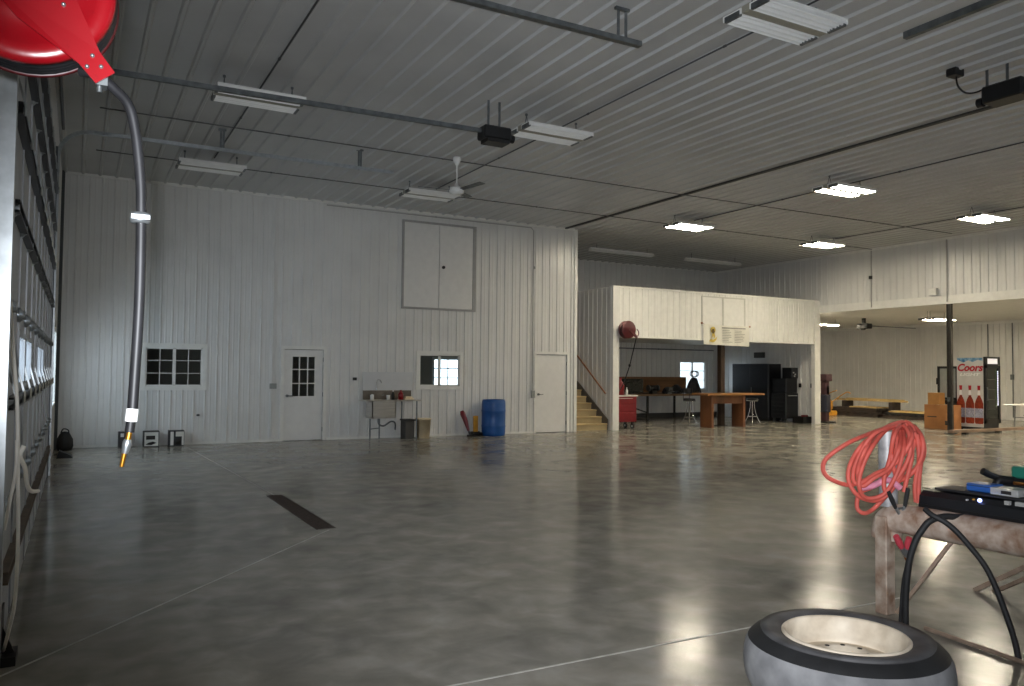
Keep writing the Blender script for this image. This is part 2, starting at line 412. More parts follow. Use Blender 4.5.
# wide side window on the left wall close to the corner
lw = MB()
for a, b, c, d in ((LW[0] - .07, LW[1] + .07, LW[3], LW[3] + .07), (LW[0] - .07, LW[1] + .07, LW[2] - .07, LW[2]), (LW[0] - .07, LW[0], LW[2], LW[3]), (LW[1], LW[1] + .07, LW[2], LW[3]), (15.77, 15.83, LW[2], LW[3])):
    lw.box((XL - .08, a, c), (XL + .025, b, d))
lwo = struct('window_5', lw, M['trim'])
for a, b in ((LW[0], 15.77), (15.83, LW[1])): MB().box((XL - .05, a, LW[2]), (XL - .045, b, LW[3])).build('pane', M['glass'], lwo)

def door(name, x0, x1, z1, glazed, hinge_right=True):
    y = YD; fr = MB()
    for a, b, c, d in ((x0 - .07, x0, 0, z1 + .07), (x1, x1 + .07, 0, z1 + .07), (x0, x1, z1, z1 + .07)): fr.box((a, y - .03, c), (b, y + .1, d))
    o = struct(name, fr, M['trim'])
    lf = MB(); g = (x0 + .165, x1 - .165, .98, 1.94)
    X0, X1 = x0 + .012, x1 - .012
    if glazed:
        lf.box((X0, y + .015, .01), (g[0], y + .06, z1 - .012)).box((g[1], y + .015, .01), (X1, y + .06, z1 - .012))
        lf.box((g[0], y + .015, .01), (g[1], y + .06, g[2])).box((g[0], y + .015, g[3]), (g[1], y + .06, z1 - .012))
    else: lf.box((X0, y + .015, .01), (X1, y + .06, z1 - .012))
    leaf = lf.build('door_leaf', M['door'], o)
    if glazed:
        gb = MB(); f = .03
        gb.box((g[0], y + .005, g[2]), (g[0] + f, y + .05, g[3])).box((g[1] - f, y + .005, g[2]), (g[1], y + .05, g[3])).box((g[0], y + .005, g[2]), (g[1], y + .05, g[2] + f)).box((g[0], y + .005, g[3] - f), (g[1], y + .05, g[3]))
        for i in (1, 2):
            xx = g[0] + (g[1] - g[0]) * i / 3; gb.box((xx - .011, y + .008, g[2]), (xx + .011, y + .04, g[3]))
            zz = g[2] + (g[3] - g[2]) * i / 3; gb.box((g[0], y + .008, zz - .011), (g[1], y + .04, zz + .011))
        gb.build('glazing_bars', M['trim'], o)
        MB().box((g[0] + f, y + .03, g[2] + f), (g[1] - f, y + .034, g[3] - f)).build('pane', M['glass'], o)
    hx = x0 + .085
    MB().cyl((hx, y + .02, 1.02), (hx, y - .015, 1.02), .032).cyl((hx, y - .015, 1.02), (hx, y - .05, 1.02), .013).bar((hx - .01, y - .05, 1.02), (hx + .11, y - .05, 1.02), .02, .022).build('handle', M['galvd'], o)
    hb = MB()
    for zz in (.25, 1.05, 1.85): hb.cyl((x1 - .004, y - .006, zz - .05), (x1 - .004, y - .006, zz + .05), .01, 8)
    hb.build('hinge', M['galvd'], o)
    return o
door('door_1', DR1[0], DR1[1], DR1[3], True)
door('door_2', DR2[0], DR2[1], DR2[3], False)
# loft hatch high on the door wall: two flush leaves in a frame
hx0, hx1, hz0, hz1 = 6.93, 8.79, 3.18, 5.26
hf = MB().box((hx0 - .05, YD - .05, hz0 - .05), (hx0, YD, hz1 + .05)).box((hx1, YD - .05, hz0 - .05), (hx1 + .09, YD, hz1 + .05)).box((hx0, YD - .05, hz1), (hx1, YD, hz1 + .05)).box((hx0, YD - .05, hz0 - .05), (hx1, YD, hz0))
ho = struct('door_3', hf, mat('hatch_frame', '9b9a96', .45, 0, .05))
hm = (hx0 + hx1) / 2
for a, b in ((hx0 + .005, hm - .008), (hm + .008, hx1 - .005)): MB().box((a, YD - .04, hz0 + .005), (b, YD - .005, hz1 - .005)).build('door_leaf', M['door'], ho)
MB().cyl((hm + .1, YD - .04, 4.2), (hm + .1, YD - .07, 4.2), .022, 10).cyl((hm + .1, YD - .07, 4.2), (hm + .1, YD - .1, 4.2), .04, 12).build('knob', M['iron'], ho)

# stairs ---------------------------------------------------------------------------
stairs = thing('staircase', 'pale wooden stairs climbing behind the white corner of the door wall', 'stairs', (12.57, 18.4, 0))
NS = 16; RI = 2.95 / NS; GO = .262
sb = MB(); tb = MB(); rb = MB()
for i in range(NS):
    y = 18.38 + i * GO; z = RI * (i + 1)
    MB().box((XO + .04, y - .03, z - .04), (XS - .1, y + GO, z), .008).build('tread', M['tread_wood'], stairs)
    rb.box((XO + .04, y, z - RI), (XS - .1, y + .02, z - .04))
rb.build('risers', mat('stair_riser', 'a5926c', .6, 0, .1, 3), stairs)
sk = MB().prism([(XS - .1, 18.36, 0), (XS - .1, 18.36, .3), (XS - .1, 22.5, 3.1), (XS - .1, 22.5, 2.7), (XS - .1, 18.8, 0)], (.03, 0, 0))
sk.build('stringer', mat('dark_stringer', '5b5650', .6, 0, .1), stairs)
hr = thing('handrail', 'brown wooden handrail sloping down the stair wall', 'handrail', (13.0, 18.25, .95))
a = Vector((13.0, 18.25, 1.03)); b = Vector((13.0, 21.6, 3.55))
MB().tube([a, b], .024, 10).build('rail', M['rail'], hr)
for t in (.06, .45, .85):
    p = a.lerp(b, t); MB().tube([p - Vector((0, 0, .02)), p + Vector((.03, 0, -.07)), p + Vector((.08, 0, -.07))], .009, 8).build('bracket', M['galvd'], hr)

# ================================================================== OVERHEAD DOOR on the left wall
od = thing('overhead_door', 'tall grey sectional overhead door with struts and windows on the left wall', 'overhead door', (-.36, 9.05, 0))
XP = -.35
JN = [0, .28, .84, 1.40, 1.96, 2.52, 3.08, 3.64, 4.2, DZ]
wins = [(6.2, 6.85), (7.0, 7.8), (9.0, 9.7), (9.85, 10.5)]
for k in range(len(JN) - 1):
    z0, z1 = JN[k] + .004, JN[k + 1] - .004; pb = MB()
    if k == 3:
        zz0, zz1 = z0 + .1, z1 - .13
        pb.box((XP - .045, DY0, z0), (XP, DY1, zz0)).box((XP - .045, DY0, zz1), (XP, DY1, z1)); y = DY0
        for (p, q) in wins + [(DY1, DY1)]:
            if p > y: pb.box((XP - .045, y, zz0), (XP, p, zz1))
            y = q
    else: pb.box((XP - .045, DY0, z0), (XP, DY1, z1))
    sec = pb.build('door_section', M['doorsteel'], od)
    if k == 3:
        for p, q in wins:
            fr = MB()
            for (c, d, e, g) in ((p - .03, q + .03, zz0 - .03, zz0 + .01), (p - .03, q + .03, zz1 - .01, zz1 + .03), (p - .03, p + .01, zz0, zz1), (q - .01, q + .03, zz0, zz1)): fr.box((XP - .01, c, e), (XP + .012, d, g))
            fo = fr.build('window_frame', M['doorsteel'], sec)
            MB().box((XP - .03, p, zz0), (XP - .026, q, zz1)).build('pane', M['glass'], sec)
    if k in (1, 3, 5, 6, 7, 8):
        st = MB(); zs = z0 + (.12 if k == 1 else -.03); dp = .045
        st.prism([(XP, DY0 + .05, zs), (XP + dp, DY0 + .05, zs), (XP + dp, DY0 + .05, zs + .012), (XP + .006, DY0 + .05, zs + .012), (XP + .006, DY0 + .05, zs + .06), (XP + dp, DY0 + .05, zs + .06), (XP + dp, DY0 + .05, zs + .072), (XP, DY0 + .05, zs + .072)], (0, DY1 - DY0 - .1, 0))
        st.build('strut', M['strut'] if k != 1 else mat('brown_strut', '6b5c4e', .6, .2, .2), sec)
    for i in range(11):
        y = DY0 + .12 + (DY1 - DY0 - .24) * i / 10
        MB().box((XP, y - .012, z0 + .02), (XP + .01, y + .012, z1 - .02)).build('hinge_stile', M['doorsteel'], sec)
        if k in (2, 4, 5, 7):
            MB().lathe([(0, .0), (.05, .0), (.05, .014), (.03, .03), (.03, .04), (0, .04)], (XP, y, z0 - .004), (1, 0, 0), 14).build('hinge', M['galv'], sec)
        elif k in (3, 6, 8):
            MB().bar((XP + .05, y, z0 + .05), (XP + .005, y, z0 + .22), .012, .012).bar((XP + .05, y, z0 - .02), (XP + .05, y, z0 + .06), .014, .014).build('hinge', M['galv'], sec)
ZR = 5.17
def track(y, ztop, xend, zend, vert=True):
    pts = []
    if vert:
        pts += [(-.31, y, .02), (-.31, y, ztop - .42)]
        for i in range(1, 9):
            a = PI / 2 * i / 8; pts.append((-.31 + .42 * (1 - math.cos(a)), y, ztop - .42 + .42 * math.sin(a)))
    else: pts.append((-.3, y, ztop))
    pts.append((xend, y, zend))
    mb = MB()
    for i in range(len(pts) - 1):
        p, q = Vector(pts[i]), Vector(pts[i + 1]); t = (q - p).normalized(); nn = Vector((-t.z, 0, t.x))
        mb.bar(p, q, .07, .008, up=nn); mb.bar(p + Vector((0, .033, 0)) + nn * .025, q + Vector((0, .033, 0)) + nn * .025, .006, .05, up=nn); mb.bar(p + Vector((0, -.033, 0)) + nn * .025, q + Vector((0, -.033, 0)) + nn * .025, .006, .05, up=nn)
    return mb
yt = DY1 + .08; r3 = W(393, 174, 1, yt); track(yt, ZR, r3.x, r3.z).build('track', M['galv'], od)
yn = 6.82; rz = W(640, 46.9, 1, yn); ra = W(455, -1, 1, yn); track(yn, ra.z, rz.x, rz.z, False).build('track', M['galvd'], od)
def hanger(x, y, z0, gap=.06):
    return MB().bar((x - gap, y, z0), (x - gap, y, H), .035, .006, (0, 1, 0)).bar((x + gap, y, z0 + .02), (x + gap, y, H), .035, .006, (0, 1, 0)).bar((x - gap - .04, y, H - .02), (x + gap + .04, y, H - .02), .04, .03)
for px in (222, 360):
    p = W(px, 150, 1, yt); hanger(p.x, yt, ZR, .02).build('track_hanger', M['galvd'], od)
for px in (300, 622):
    p = W(px, 42, 1, yn); hanger(p.x, yn, rz.z + .02, .05).build('track_hanger', M['galvd'], od)
MB().box((XL + .02, DY1, 0), (XL + .05, DY1 + .3, 4.9)).build('jamb', mat('dark_jamb', '50565a', .5, .3, .1), od)
MB().cyl((-.27, DY0 - .1, 5.2), (-.27, DY1 + .1, 5.2), .022, 10).build('torsion_spring_shaft', M['strut'], od)

# galvanised channel post right beside the camera
gp = MB(); gy = 3.1
gp.box((-.37, gy - .035, 0), (-.197, gy - .027, H)).box((-.205, gy - .027, 0), (-.197, gy + .03, H)).box((-.37, gy - .027, 0), (-.362, gy + .03, H))
solo('channel_post', gp, M['galv'], 'galvanised steel channel post at the left edge under the red hose reel', 'post')
# cream cables beside the track
def cable(pxs, ys, r, label, name='cable', material=None, cat='cable', group=None):
    pts = [W(px, py, 1, ys[min(i, len(ys) - 1)]) for i, (px, py) in enumerate(pxs)]
    return solo(name, MB().tube(cr(pts, 6), r, 8), material or M['cream_cord'], label, cat, group)
cable([(10, 296), (13, 350), (17, 400), (18, 470), (18, 540), (15, 600), (9, 630), (3, 652)], (4.4, 4.4, 4.45, 4.5, 4.6, 4.75, 4.95, 5.2), .0085, 'long cream cable hanging down the overhead door to the floor')
cable([(17, 440), (16, 470), (10, 500), (4, 530)], (4.4,), .008, 'short cream cable slanting off the long one towards the post')
cable([(24, 446), (20, 456), (25, 468), (27, 484), (31, 491), (38, 491)], (4.5, 4.5, 4.6, 4.75, 4.9, 5.1), .011, 'cream hooked cable end curling out from the overhead door')
# dark weight at the cable's foot
fb = W(5, 648, 2, 0)
solo('floor_bracket', MB().box((-.33, 5.1, 0), (-.25, 5.3, .05)).box((-.33, 5.1, .05), (-.32, 5.3, .3)).prism([(-.32, 5.18, .05), (-.26, 5.18, .05), (-.32, 5.18, .2)], (0, .02, 0)), M['iron'], 'dark angle bracket on the floor below the cream cable', 'bracket')

# ================================================================== DOOR OPENERS
def opener(p, label, xdir, length, drop):
    o = thing('door_opener', label, 'door opener', p)
    x, y, z = p
    if xdir:
        MB().box((x - .02, y - .13, z), (x + .42, y + .13, z + .19), .02).build('motor_head', M['black'], o)
        MB().cyl((x + .42, y - .02, z + .06), (x + .5, y - .02, z + .06), .06, 12).build('motor', M['blackp'], o)
        MB().box((x + .03, y - .135, z - .05), (x + .38, y + .1, z)).build('base_plate', M['iron'], o)
        MB().bar((x, y, z + .12), (x - length, y, z + .12 + drop), .05, .06).build('rail', M['galvd'], o)
        for dx in (.1, .28): MB().bar((x + dx, y, z + .18), (x + dx, y, H), .035, .006, (0, 1, 0)).build('hanger', M['galvd'], o)
    else:
        MB().box((x - .16, y - .5, z), (x + .16, y, z + .22), .02).build('motor_head', M['black'], o)
        MB().cyl((x - .1, y, z + .04), (x - .1, y + .07, z + .04), .06, 12).build('motor', M['blackp'], o)
        MB().bar((x, y - .4, z + .12), (x, y - length, z + .12 + drop), .05, .06).build('rail', M['galvd'], o)
        for dy in (-.3, -.05): MB().bar((x - .1, y + dy, z + .2), (x - .1, y + dy, H), .035, .006, (1, 0, 0)).build('hanger', M['galvd'], o)
    return o
OP = W(482, 139, 1, 10.15)
opener((OP.x, 10.15, OP.z), 'black overhead door opener hung from the ceiling at the end of a long rail', True, OP.x + .2, -.06)
OQ = W(1004, 102, 2, 5.08)
opener((OQ.x, OQ.y + .2, 5.08), 'black door opener cut by the right edge high under the ceiling', False, OQ.y + 1.1, 0)
TQ = W(905, 36, 2, 5.1)
t2 = thing('door_track', 'dark horizontal door track hung at the top right near the ceiling', 'track', (TQ.x, 2, 5.1))
MB().bar((TQ.x, TQ.y, 5.1), (TQ.x, -.9, 5.1), .06, .07).build('track', M['galvd'], t2); hanger(TQ.x, TQ.y - .85, 5.12, .03).build('hanger', M['galvd'], t2); hanger(TQ.x, .5, 5.12, .03).build('hanger', M['galvd'], t2)
OX = W(955, 73, 2, H - .05)
ob = thing('ceiling_outlet', 'ceiling outlet box with a looped black cord beside the right door opener', 'outlet', (OX.x, OX.y, H - .1))
MB().box((OX.x - .09, OX.y - .07, H - .1), (OX.x + .09, OX.y + .07, H), .01).build('box', M['iron'], ob)
MB().tube(cr([W(956, 76, 1, OX.y), W(958, 86, 1, OX.y - .05), W(966, 93, 1, OX.y - .1), W(977, 92, 1, OX.y - .15), W(987, 87, 1, OX.y - .2)], 6), .012, 6).build('cord', M['black'], ob)
conduit_y = (OX.x, OX.y)

# ================================================================== LIGHT FIXTURES
def fixture(loc, label, lit):
    o = thing('light_fixture', label, 'ceiling light', loc, None)
    x, y, z = loc; Lh = .57
    for s in (-1, 1):
        rf = MB(); y0 = y + s * .185; prof = []
        for k in range(3):
            c = y0 + (k - 1) * .085
            prof += [(c - .0425, z - .0), (c - .028, z + .05), (c + .028, z + .05)]
        prof.append((y0 + .1275, z))
        for (a, b) in zip(prof, prof[1:]):
            rf.add([(x - Lh, a[0], a[1]), (x + Lh, a[0], a[1]), (x + Lh, b[0], b[1]), (x - Lh, b[0], b[1])], [(0, 1, 2, 3)])
        rf.box((x - Lh, y0 - .128, z + .052), (x + Lh, y0 + .128, z + .06)).box((x - Lh - .004, y0 - .128, z), (x - Lh, y0 + .128, z + .06)).box((x + Lh, y0 - .128, z), (x + Lh + .004, y0 + .128, z + .06))
        r = rf.build('reflector', M['white'], o)
        for k in range(3):
            c = y0 + (k - 1) * .085
            MB().cyl((x - Lh + .03, c, z + .013), (x + Lh - .03, c, z + .013), .0135, 10).build('tube', M[lit or 'off'], o)
        for ex in (-1, 1):
            sk = MB().box((x + ex * (Lh - .03), y0 - .11, z - .012), (x + ex * (Lh + .006), y0 + .11, z + .05), .004)
            sk.build('socket_bar', M['galvd'], o)
    MB().box((x - Lh, y - .055, z + .0), (x + Lh, y + .055, z + .075), .005).build('spine', mat('fixture_spine', '9a978a', .45, .2, .06), o)
    for ex in (-.45, .45):
        MB().tube([(x + ex, y - .05, z + .07), (x + ex, y, H - .02)], .006, 6).tube([(x + ex, y + .05, z + .07), (x + ex, y, H - .02)], .006, 6).cyl((x + ex, y, H - .03), (x + ex, y, H), .02, 8).build('hanger', M['galvd'], o)
    return o
ZL = 5.28
off0 = fixture((2.08, 11.07, ZL), 'unlit fluorescent fixture under the long door rail, left of the black door opener', False)
clone(off0, (6.36, 10.4, ZL), 'unlit fluorescent fixture directly right of the black door opener')
clone(off0, (6.4, 5.8, ZL), 'unlit fluorescent fixture cut by the top edge, nearest of the unlit ones')
clone(off0, (2.06, 15.3, ZL), 'unlit fluorescent fixture near the door wall, farthest left and smallest')
clone(off0, (6.4, 15.35, ZL), 'unlit fluorescent fixture beside the white ceiling fan')
on0 = fixture((13.38, 15.25, ZL), 'lit fluorescent fixture above the front of the loft, leftmost of the four lit ones', 'lit')
clone(on0, (13.35, 10.6, ZL), 'lit fluorescent fixture in the middle of the ceiling, largest and nearest of the lit ones')
clone(on0, (18.45, 15.4, ZL), 'lit fluorescent fixture close to the right wall header, lower of the two middle ones')
clone(on0, (18.45, 10.85, ZL), 'lit fluorescent fixture farthest right under the main ceiling')
BL = 3.5
def baylight(loc, label, rot):
    c = copy_tree(on0); c.location = loc; c['label'] = label; c.rotation_euler.z = rot
    return c
def strip(loc, label, lit, Lh, z1, along):
    o = thing('strip_light', label, 'ceiling light', loc); x, y, z = loc
    def P(u, v, w): return (x + u, y + v, z + w) if along == 'x' else (x + v, y + u, z + w)
    MB().box(P(-Lh, -.05, .03), P(Lh, .05, .09), .004).prism([P(-Lh, -.11, .0), P(-Lh, -.05, .05), P(-Lh, .05, .05), P(-Lh, .11, .0), P(-Lh, .05, .04), P(-Lh, -.05, .04)], Vector(P(Lh, 0, 0)) - Vector(P(-Lh, 0, 0))).build('housing', M['white'], o)
    for v in (-.045, .045): MB().cyl(P(-Lh + .03, v, -.002), P(Lh - .03, v, -.002), .0135, 10).build('tube', M['litb'] if lit else M['off'], o)
    for u in (-Lh * .8, Lh * .8): MB().cyl(P(u, 0, .09), P(u, 0, z1 - z), .008, 6).build('hanger', M['galvd'], o)
    return o
strip((14.7, 19.78, 5.3), 'unlit strip light over the loft, next to the door wall corner', False, 1.2, H, 'x')
strip((18.5, 19.85, 5.3), 'unlit strip light over the loft, farther right towards the corner', False, 1.2, H, 'x')
on1 = fixture((24.75, 16.1, 3.45), 'lit fluorescent fixture low in the side bay, behind the dark steel post', 'litb')
strip((24.6, 20.5, 3.5), 'lit strip light low in the side bay, half hidden by the loft corner post', True, .8, ZB, 'x')
for y in (10.6, 6.2): clone(on1, (24.75, y, 3.45), 'added lit fixture brightening the side bay, unseen past the right edge of the view', 'added side bay fixtures past the right edge')  # unseen fixtures added to brighten the side bay
# ceiling fan
fx, fy = 6.04, 13.2
fan = thing('ceiling_fan', 'white ceiling fan on a long downrod above the loft hatch', 'fan', (fx, fy, H))
MB().lathe([(.0, 0), (.075, 0), (.07, -.06), (.03, -.14), (.018, -.15)], (fx, fy, H), n=20).build('canopy', M['white'], fan)
MB().cyl((fx, fy, H - .1), (fx, fy, H - .52), .014, 10).build('downrod', M['white'], fan)
MB().lathe([(.0, .1), (.035, .1), (.045, .03), (.12, .02), (.14, -.03), (.13, -.08), (.06, -.11), (0, -.115)], (fx, fy, H - .58), n=24).build('motor_housing', M['white'], fan)
for k in range(3):
    a = 2 * PI * k / 3 + 2.9; d = Vector((math.cos(a), math.sin(a), 0)); n = Vector((-d.y, d.x, 0)); c = Vector((fx, fy, H - .6))
    MB().prism([c + d * .1 - n * .04, c + d * .7 - n * .07 + Vector((0, 0, .02)), c + d * .72 + n * .05 - Vector((0, 0, .0)), c + d * .1 + n * .04 - Vector((0, 0, .02))], (0, 0, .008)).build('blade', M['galvd'], fan)

# conduits ---------------------------------------------------------------------------
def conduit(pts, label, r=.016, material=None, group=None):
    mb = MB().tube(pts, r, 8)
    for a, b in zip(pts, pts[1:]):
        a = Vector(a); b = Vector(b); n = max(1, int((b - a).length / 2.5))
        for i in range(1, n): c = a.lerp(b, i / n); t = (b - a).normalized(); mb.cyl(c - t * .02, c + t * .02, r * 1.5, 8)
    return solo('conduit', mb, material or M['galvd'], label, 'conduit', group)
zc = H - .035; GC = 'ceiling conduits'
conduit([(0.2, 13.3, zc), (11.4, 13.3, zc), (20.9, 13.15, zc)], 'thin conduit crossing the ceiling past the top of the fan downrod', .011, mat('mid_conduit', '5f605f', .5, .3, .1))
conduit([(0.2, 15.95, zc), (12.5, 16.1, zc), (21.5, 16.1, zc)], 'thin conduit crossing the ceiling nearest to the door wall', .011, mat('mid_conduit', '5f605f', .5, .3, .1))
dk = mat('dark_conduit', '4a4b4b', .5, .5, .1)
conduit([(2.13, 2.0, zc), (2.13, 15.4, zc)], 'conduit running back over the left column of unlit fixtures', .013, dk)
conduit([(6.66, 1.2, zc), (6.66, 15.6, zc)], 'conduit running back over the fixture beside the door opener', .011, dk)
conduit([(13.7, 1.0, zc), (13.7, 15.4, zc)], 'conduit running back over the two middle lit fixtures', .013, dk)
conduit([(18.95, 1.0, zc), (18.95, 15.4, zc)], 'conduit running back along the right column of lit fixtures', .013, dk)
conduit([(3.83, YD - .03, 0.05), (3.83, YD - .03, H - .08)], 'vertical conduit up the door wall left of the glazed door', .013, M['wall'])
conduit([(5.0, YD - .035, H - .1), (10.5, YD - .035, H - .1), (10.58, YD - .035, H - .18), (10.58, YD - .035, 1.1)], 'conduit along the top of the door wall turning down left of the plain door', .016, mat('grey_painted_conduit', 'a3a29d', .4, .1, .05))
conduit([(XR - .035, 16.17, 3.72), (XR - .035, 16.17, H - .06)], 'vertical conduit on the header with a small switch box', .018, mat('grey_painted_conduit', 'a3a29d'))
conduit([(XR - .035, 13.73, 3.72), (XR - .035, 13.73, H - .06)], 'vertical conduit on the header directly over the dark post', .024, mat('grey_painted_conduit', 'a3a29d'))
cy1 = W(987.5, 310, 0, XBAY - .03).y; cy2 = W(1012, 310, 0, XBAY - .03).y
conduit([(XBAY - .03, cy1, .1), (XBAY - .03, cy1, ZB - .1)], 'vertical conduit on the bay wall behind the drinks cooler', .016, M['galvd'])
conduit([(XBAY - .03, cy2, .1), (XBAY - .03, cy2, ZB - .1)], 'vertical conduit on the bay wall above the white folding table', .018, M['galvd'])
conduit([(XS + .1, YB - .04, 2.5), (21.4, YB - .04, 2.5)], 'conduit under the loft ceiling on the rear wall', .02, M['galvd'])

# wall boxes
def plate(p, w, h, label, n='y', material='galvd', name='switch_box', cat='switch', d=.05):
    x, y, z = p; mb = MB()
    if n == 'y': mb.box((x - w / 2, y - d, z - h / 2), (x + w / 2, y, z + h / 2), .006).box((x - w * .12, y - d - .012, z - h * .2), (x + w * .12, y - d, z + h * .2))
    else: mb.box((x - d, y - w / 2, z - h / 2), (x, y + w / 2, z + h / 2), .006).box((x - d - .012, y - w * .12, z - h * .2), (x - d, y + w * .12, z + h * .2))
    return solo(name, mb, M[material], label, cat)
plate((3.86, YD - .02, 1.24), .15, .12, 'grey switch box left of the glazed door', material='frost')
plate((5.74, YD - .02, 1.41), .09, .07, 'small dark thermostat on the wall left of the sink board', material='iron', name='thermostat', cat='thermostat')
plate((10.58, YD - .05, 1.03), .11, .2, 'grey switch box at the foot of the conduit by the plain door', material='frost')
plate((10.61, YD - .02, 4.39), .05, .07, 'tiny junction box high on the conduit of the door wall', material='frost', name='junction_box', cat='junction box')
plate((XR - .05, 16.17, 4.65), .1, .1, 'small dark switch box on the header conduit', 'x', 'iron', 'junction_box', 'junction box')
plate((XR - .02, 14.11, 4.03), .22, .2, 'small white speaker box at the bottom of the header beside the post', 'x', 'trim', 'wall_box', 'box', .12)
plate((XR - .02, 18.95, 1.25), .09, .14, 'dark outlet on the loft side wall, right of the tool chest, nearer the chest', 'x', 'iron', 'outlet', 'outlet')
plate((XR - .02, 18.45, 1.25), .09, .14, 'dark outlet on the loft side wall next to the corner post', 'x', 'iron', 'outlet', 'outlet')
plate((XR - .02, 20.75, 2.3), .45, .2, 'grey panel box on the side wall above the black cabinet', 'x', 'interior', 'panel_box', 'box', .1)
plate((XBAY - .05, cy2, 1.6), .12, .2, 'switch box on the bay wall conduit over the folding table', 'x', 'galvd', 'switch_box', 'switch')
plate((.98, YD - .02, 1.02), .07, .05, 'tiny dark fitting on the door wall left of the dangling hose', material='iron', name='wall_fitting', cat='fitting')
plate((2.3, YD - .02, .62), .06, .04, 'tiny dark fitting on the door wall between the printed boxes', material='iron', name='wall_fitting', cat='fitting')

# trench drain
dr = thing('trench_drain', 'rusty trench drain grate set in the concrete floor', 'drain', (2.27, 9.25, 0))
db = MB().box((2.17, 8.05, 0), (2.19, 10.45, .004)).box((2.35, 8.05, 0), (2.37, 10.45, .004)).box((2.17, 8.05, 0), (2.37, 8.07, .004)).box((2.17, 10.43, 0), (2.37, 10.45, .004))
db.build('frame', M['drain'], dr)
gb = MB()
for i in range(46): y = 8.09 + i * .051; gb.box((2.19, y, 0.0), (2.35, y + .036, .003))
gb.build('grate', M['drain'], dr)
MB().box((2.19, 8.07, 0), (2.35, 10.43, .001)).build('channel', M['black'], dr)

# ================================================================== RED HOSE REEL (near, top left)
RY = 2.0; rc = Vector((-.118, RY, 2.455)); ax = Vector((.06, 1, -.0)).normalized()
hrl = thing('hose_reel', 'large glossy red hose reel mounted at the top left with black hose hanging down', 'hose reel', (-.2, RY, 2.2))
MB().lathe([(0, -.012), (.05, -.012), (.055, -.004), (.12, .0), (.135, -.012), (.166, -.014), (.174, -.004), (.177, .006), (.17, .010), (.165, .002), (0, .010)], rc, ax, 48).build('front_disc', M['red'], hrl)
MB().lathe([(0, 0), (.176, 0), (.18, .004), (.176, .008), (0, .008)], rc + ax * .078, ax, 48).build('rear_disc', mat('deep_red_enamel', '3d070b', .4, 0, .1), hrl)
hp = MB()
for i in range(4):
    rr = .166; c = rc + ax * (.016 + i * .0175); e1 = ax.orthogonal().normalized(); e2 = ax.cross(e1)
    hp.tube([c + (e1 * math.cos(2 * PI * k / 40) + e2 * math.sin(2 * PI * k / 40)) * rr for k in range(40)], .011, 8, closed=True)
hp.cyl(rc + ax * .008, rc + ax * .078, .158, 40)
hp.build('wound_hose', M['hose'], hrl)
MB().cyl(rc - ax * .03, rc + ax * .14, .03, 16).build('axle', M['galvd'], hrl)
tip = Vector((.028, RY - .03, 2.272))
d = (tip - (rc - ax * .02)); dn = d.normalized(); sd = dn.cross(ax).normalized(); base = rc - ax * .026
ap = [base - dn * .06 - sd * .07, base + dn * .06 - sd * .065, tip - dn * .04 - sd * .022, tip + dn * .012 - sd * .02, tip + dn * .012 + sd * .028, tip - dn * .04 + sd * .03, base + dn * .06 + sd * .065, base - dn * .06 + sd * .07]
arm = MB().prism(ap, ax * .006).build('guide_arm', M['red'], hrl)
for q in (tip - dn * .012 + sd * .012, tip - dn * .04 + sd * .012, tip - dn * .026 - sd * .012, base + dn * .03 + sd * .035, base + dn * .015 - sd * .035, base + dn * .08 + sd * .03, base - dn * .035):
    MB().lathe([(0, -.004), (.0035, -.003), (.005, 0), (.005, .003)], q - ax * .001, ax, 10).build('rivet', M['galv'], arm)
MB().box(tip + Vector((-.006, .012, -.02)), tip + Vector((.016, .05, .01))).cyl(tip + Vector((.0, .03, -.032)), tip + Vector((.0, .03, -.01)), .006, 8).build('roller_guide', M['galvd'], hrl)
mb = MB().bar(rc + ax * .14 + Vector((0, 0, -.1)), rc + ax * .14 + Vector((0, 0, .16)), .1, .008, (0, 1, 0)).box((-.37, RY + .12, 2.43), (-.1, RY + .15, 2.53))
mb.build('wall_bracket', M['dred'], hrl)
hs = [(-.01, RY + .06, 2.30), (.022, RY + .04, 2.292), (.06, RY + .03, 2.262), (.09, RY + .02, 2.225), (.106, RY + .02, 2.16), (.118, RY + .02, 2.06), (.1215, RY + .02, 1.98), (.123, RY + .02, 1.85), (.122, RY + .02, 1.74), (.118, RY + .02, 1.62), (.1145, RY + .02, 1.525)]
hose = MB().tube(cr(hs, 8), .0115, 12).build('hose', M['hose'], hrl)
MB().lathe([(.010, -.012), (.02, -.012), (.022, -.004), (.022, .004), (.02, .012), (.010, .012)], (.1195, RY + .02, 1.967), (0, 0, 1), 16).box((.100, RY - .002, 1.962), (.139, RY + .005, 1.972)).build('hose_stop', M['galv'], hose)
MB().cyl((.1145, RY + .02, 1.526), (.112, RY + .02, 1.497), .0135, 12).build('white_sleeve', M['white'], hose)
MB().cyl((.112, RY + .02, 1.497), (.1095, RY + .02, 1.472), .0105, 12).build('collar', M['hose'], hose)
MB().tube([(.1095, RY + .02, 1.473), (.1065, RY + .02, 1.452)], [.0065, .0065], 10).build('ferrule', M['brass'], hose)
nz = MB().tube([(.101, RY + .02, 1.428), (.095, RY + .02, 1.394)], [.006, .0045], 10)
nz.build('nozzle', M['brass'], hose)
MB().tube([(.1068, RY + .02, 1.456), (.1058, RY + .02, 1.449), (.104, RY + .02, 1.44), (.101, RY + .02, 1.424)], [.008, .0105, .010, .007], 12).build('coupling', M['galv'], hose)

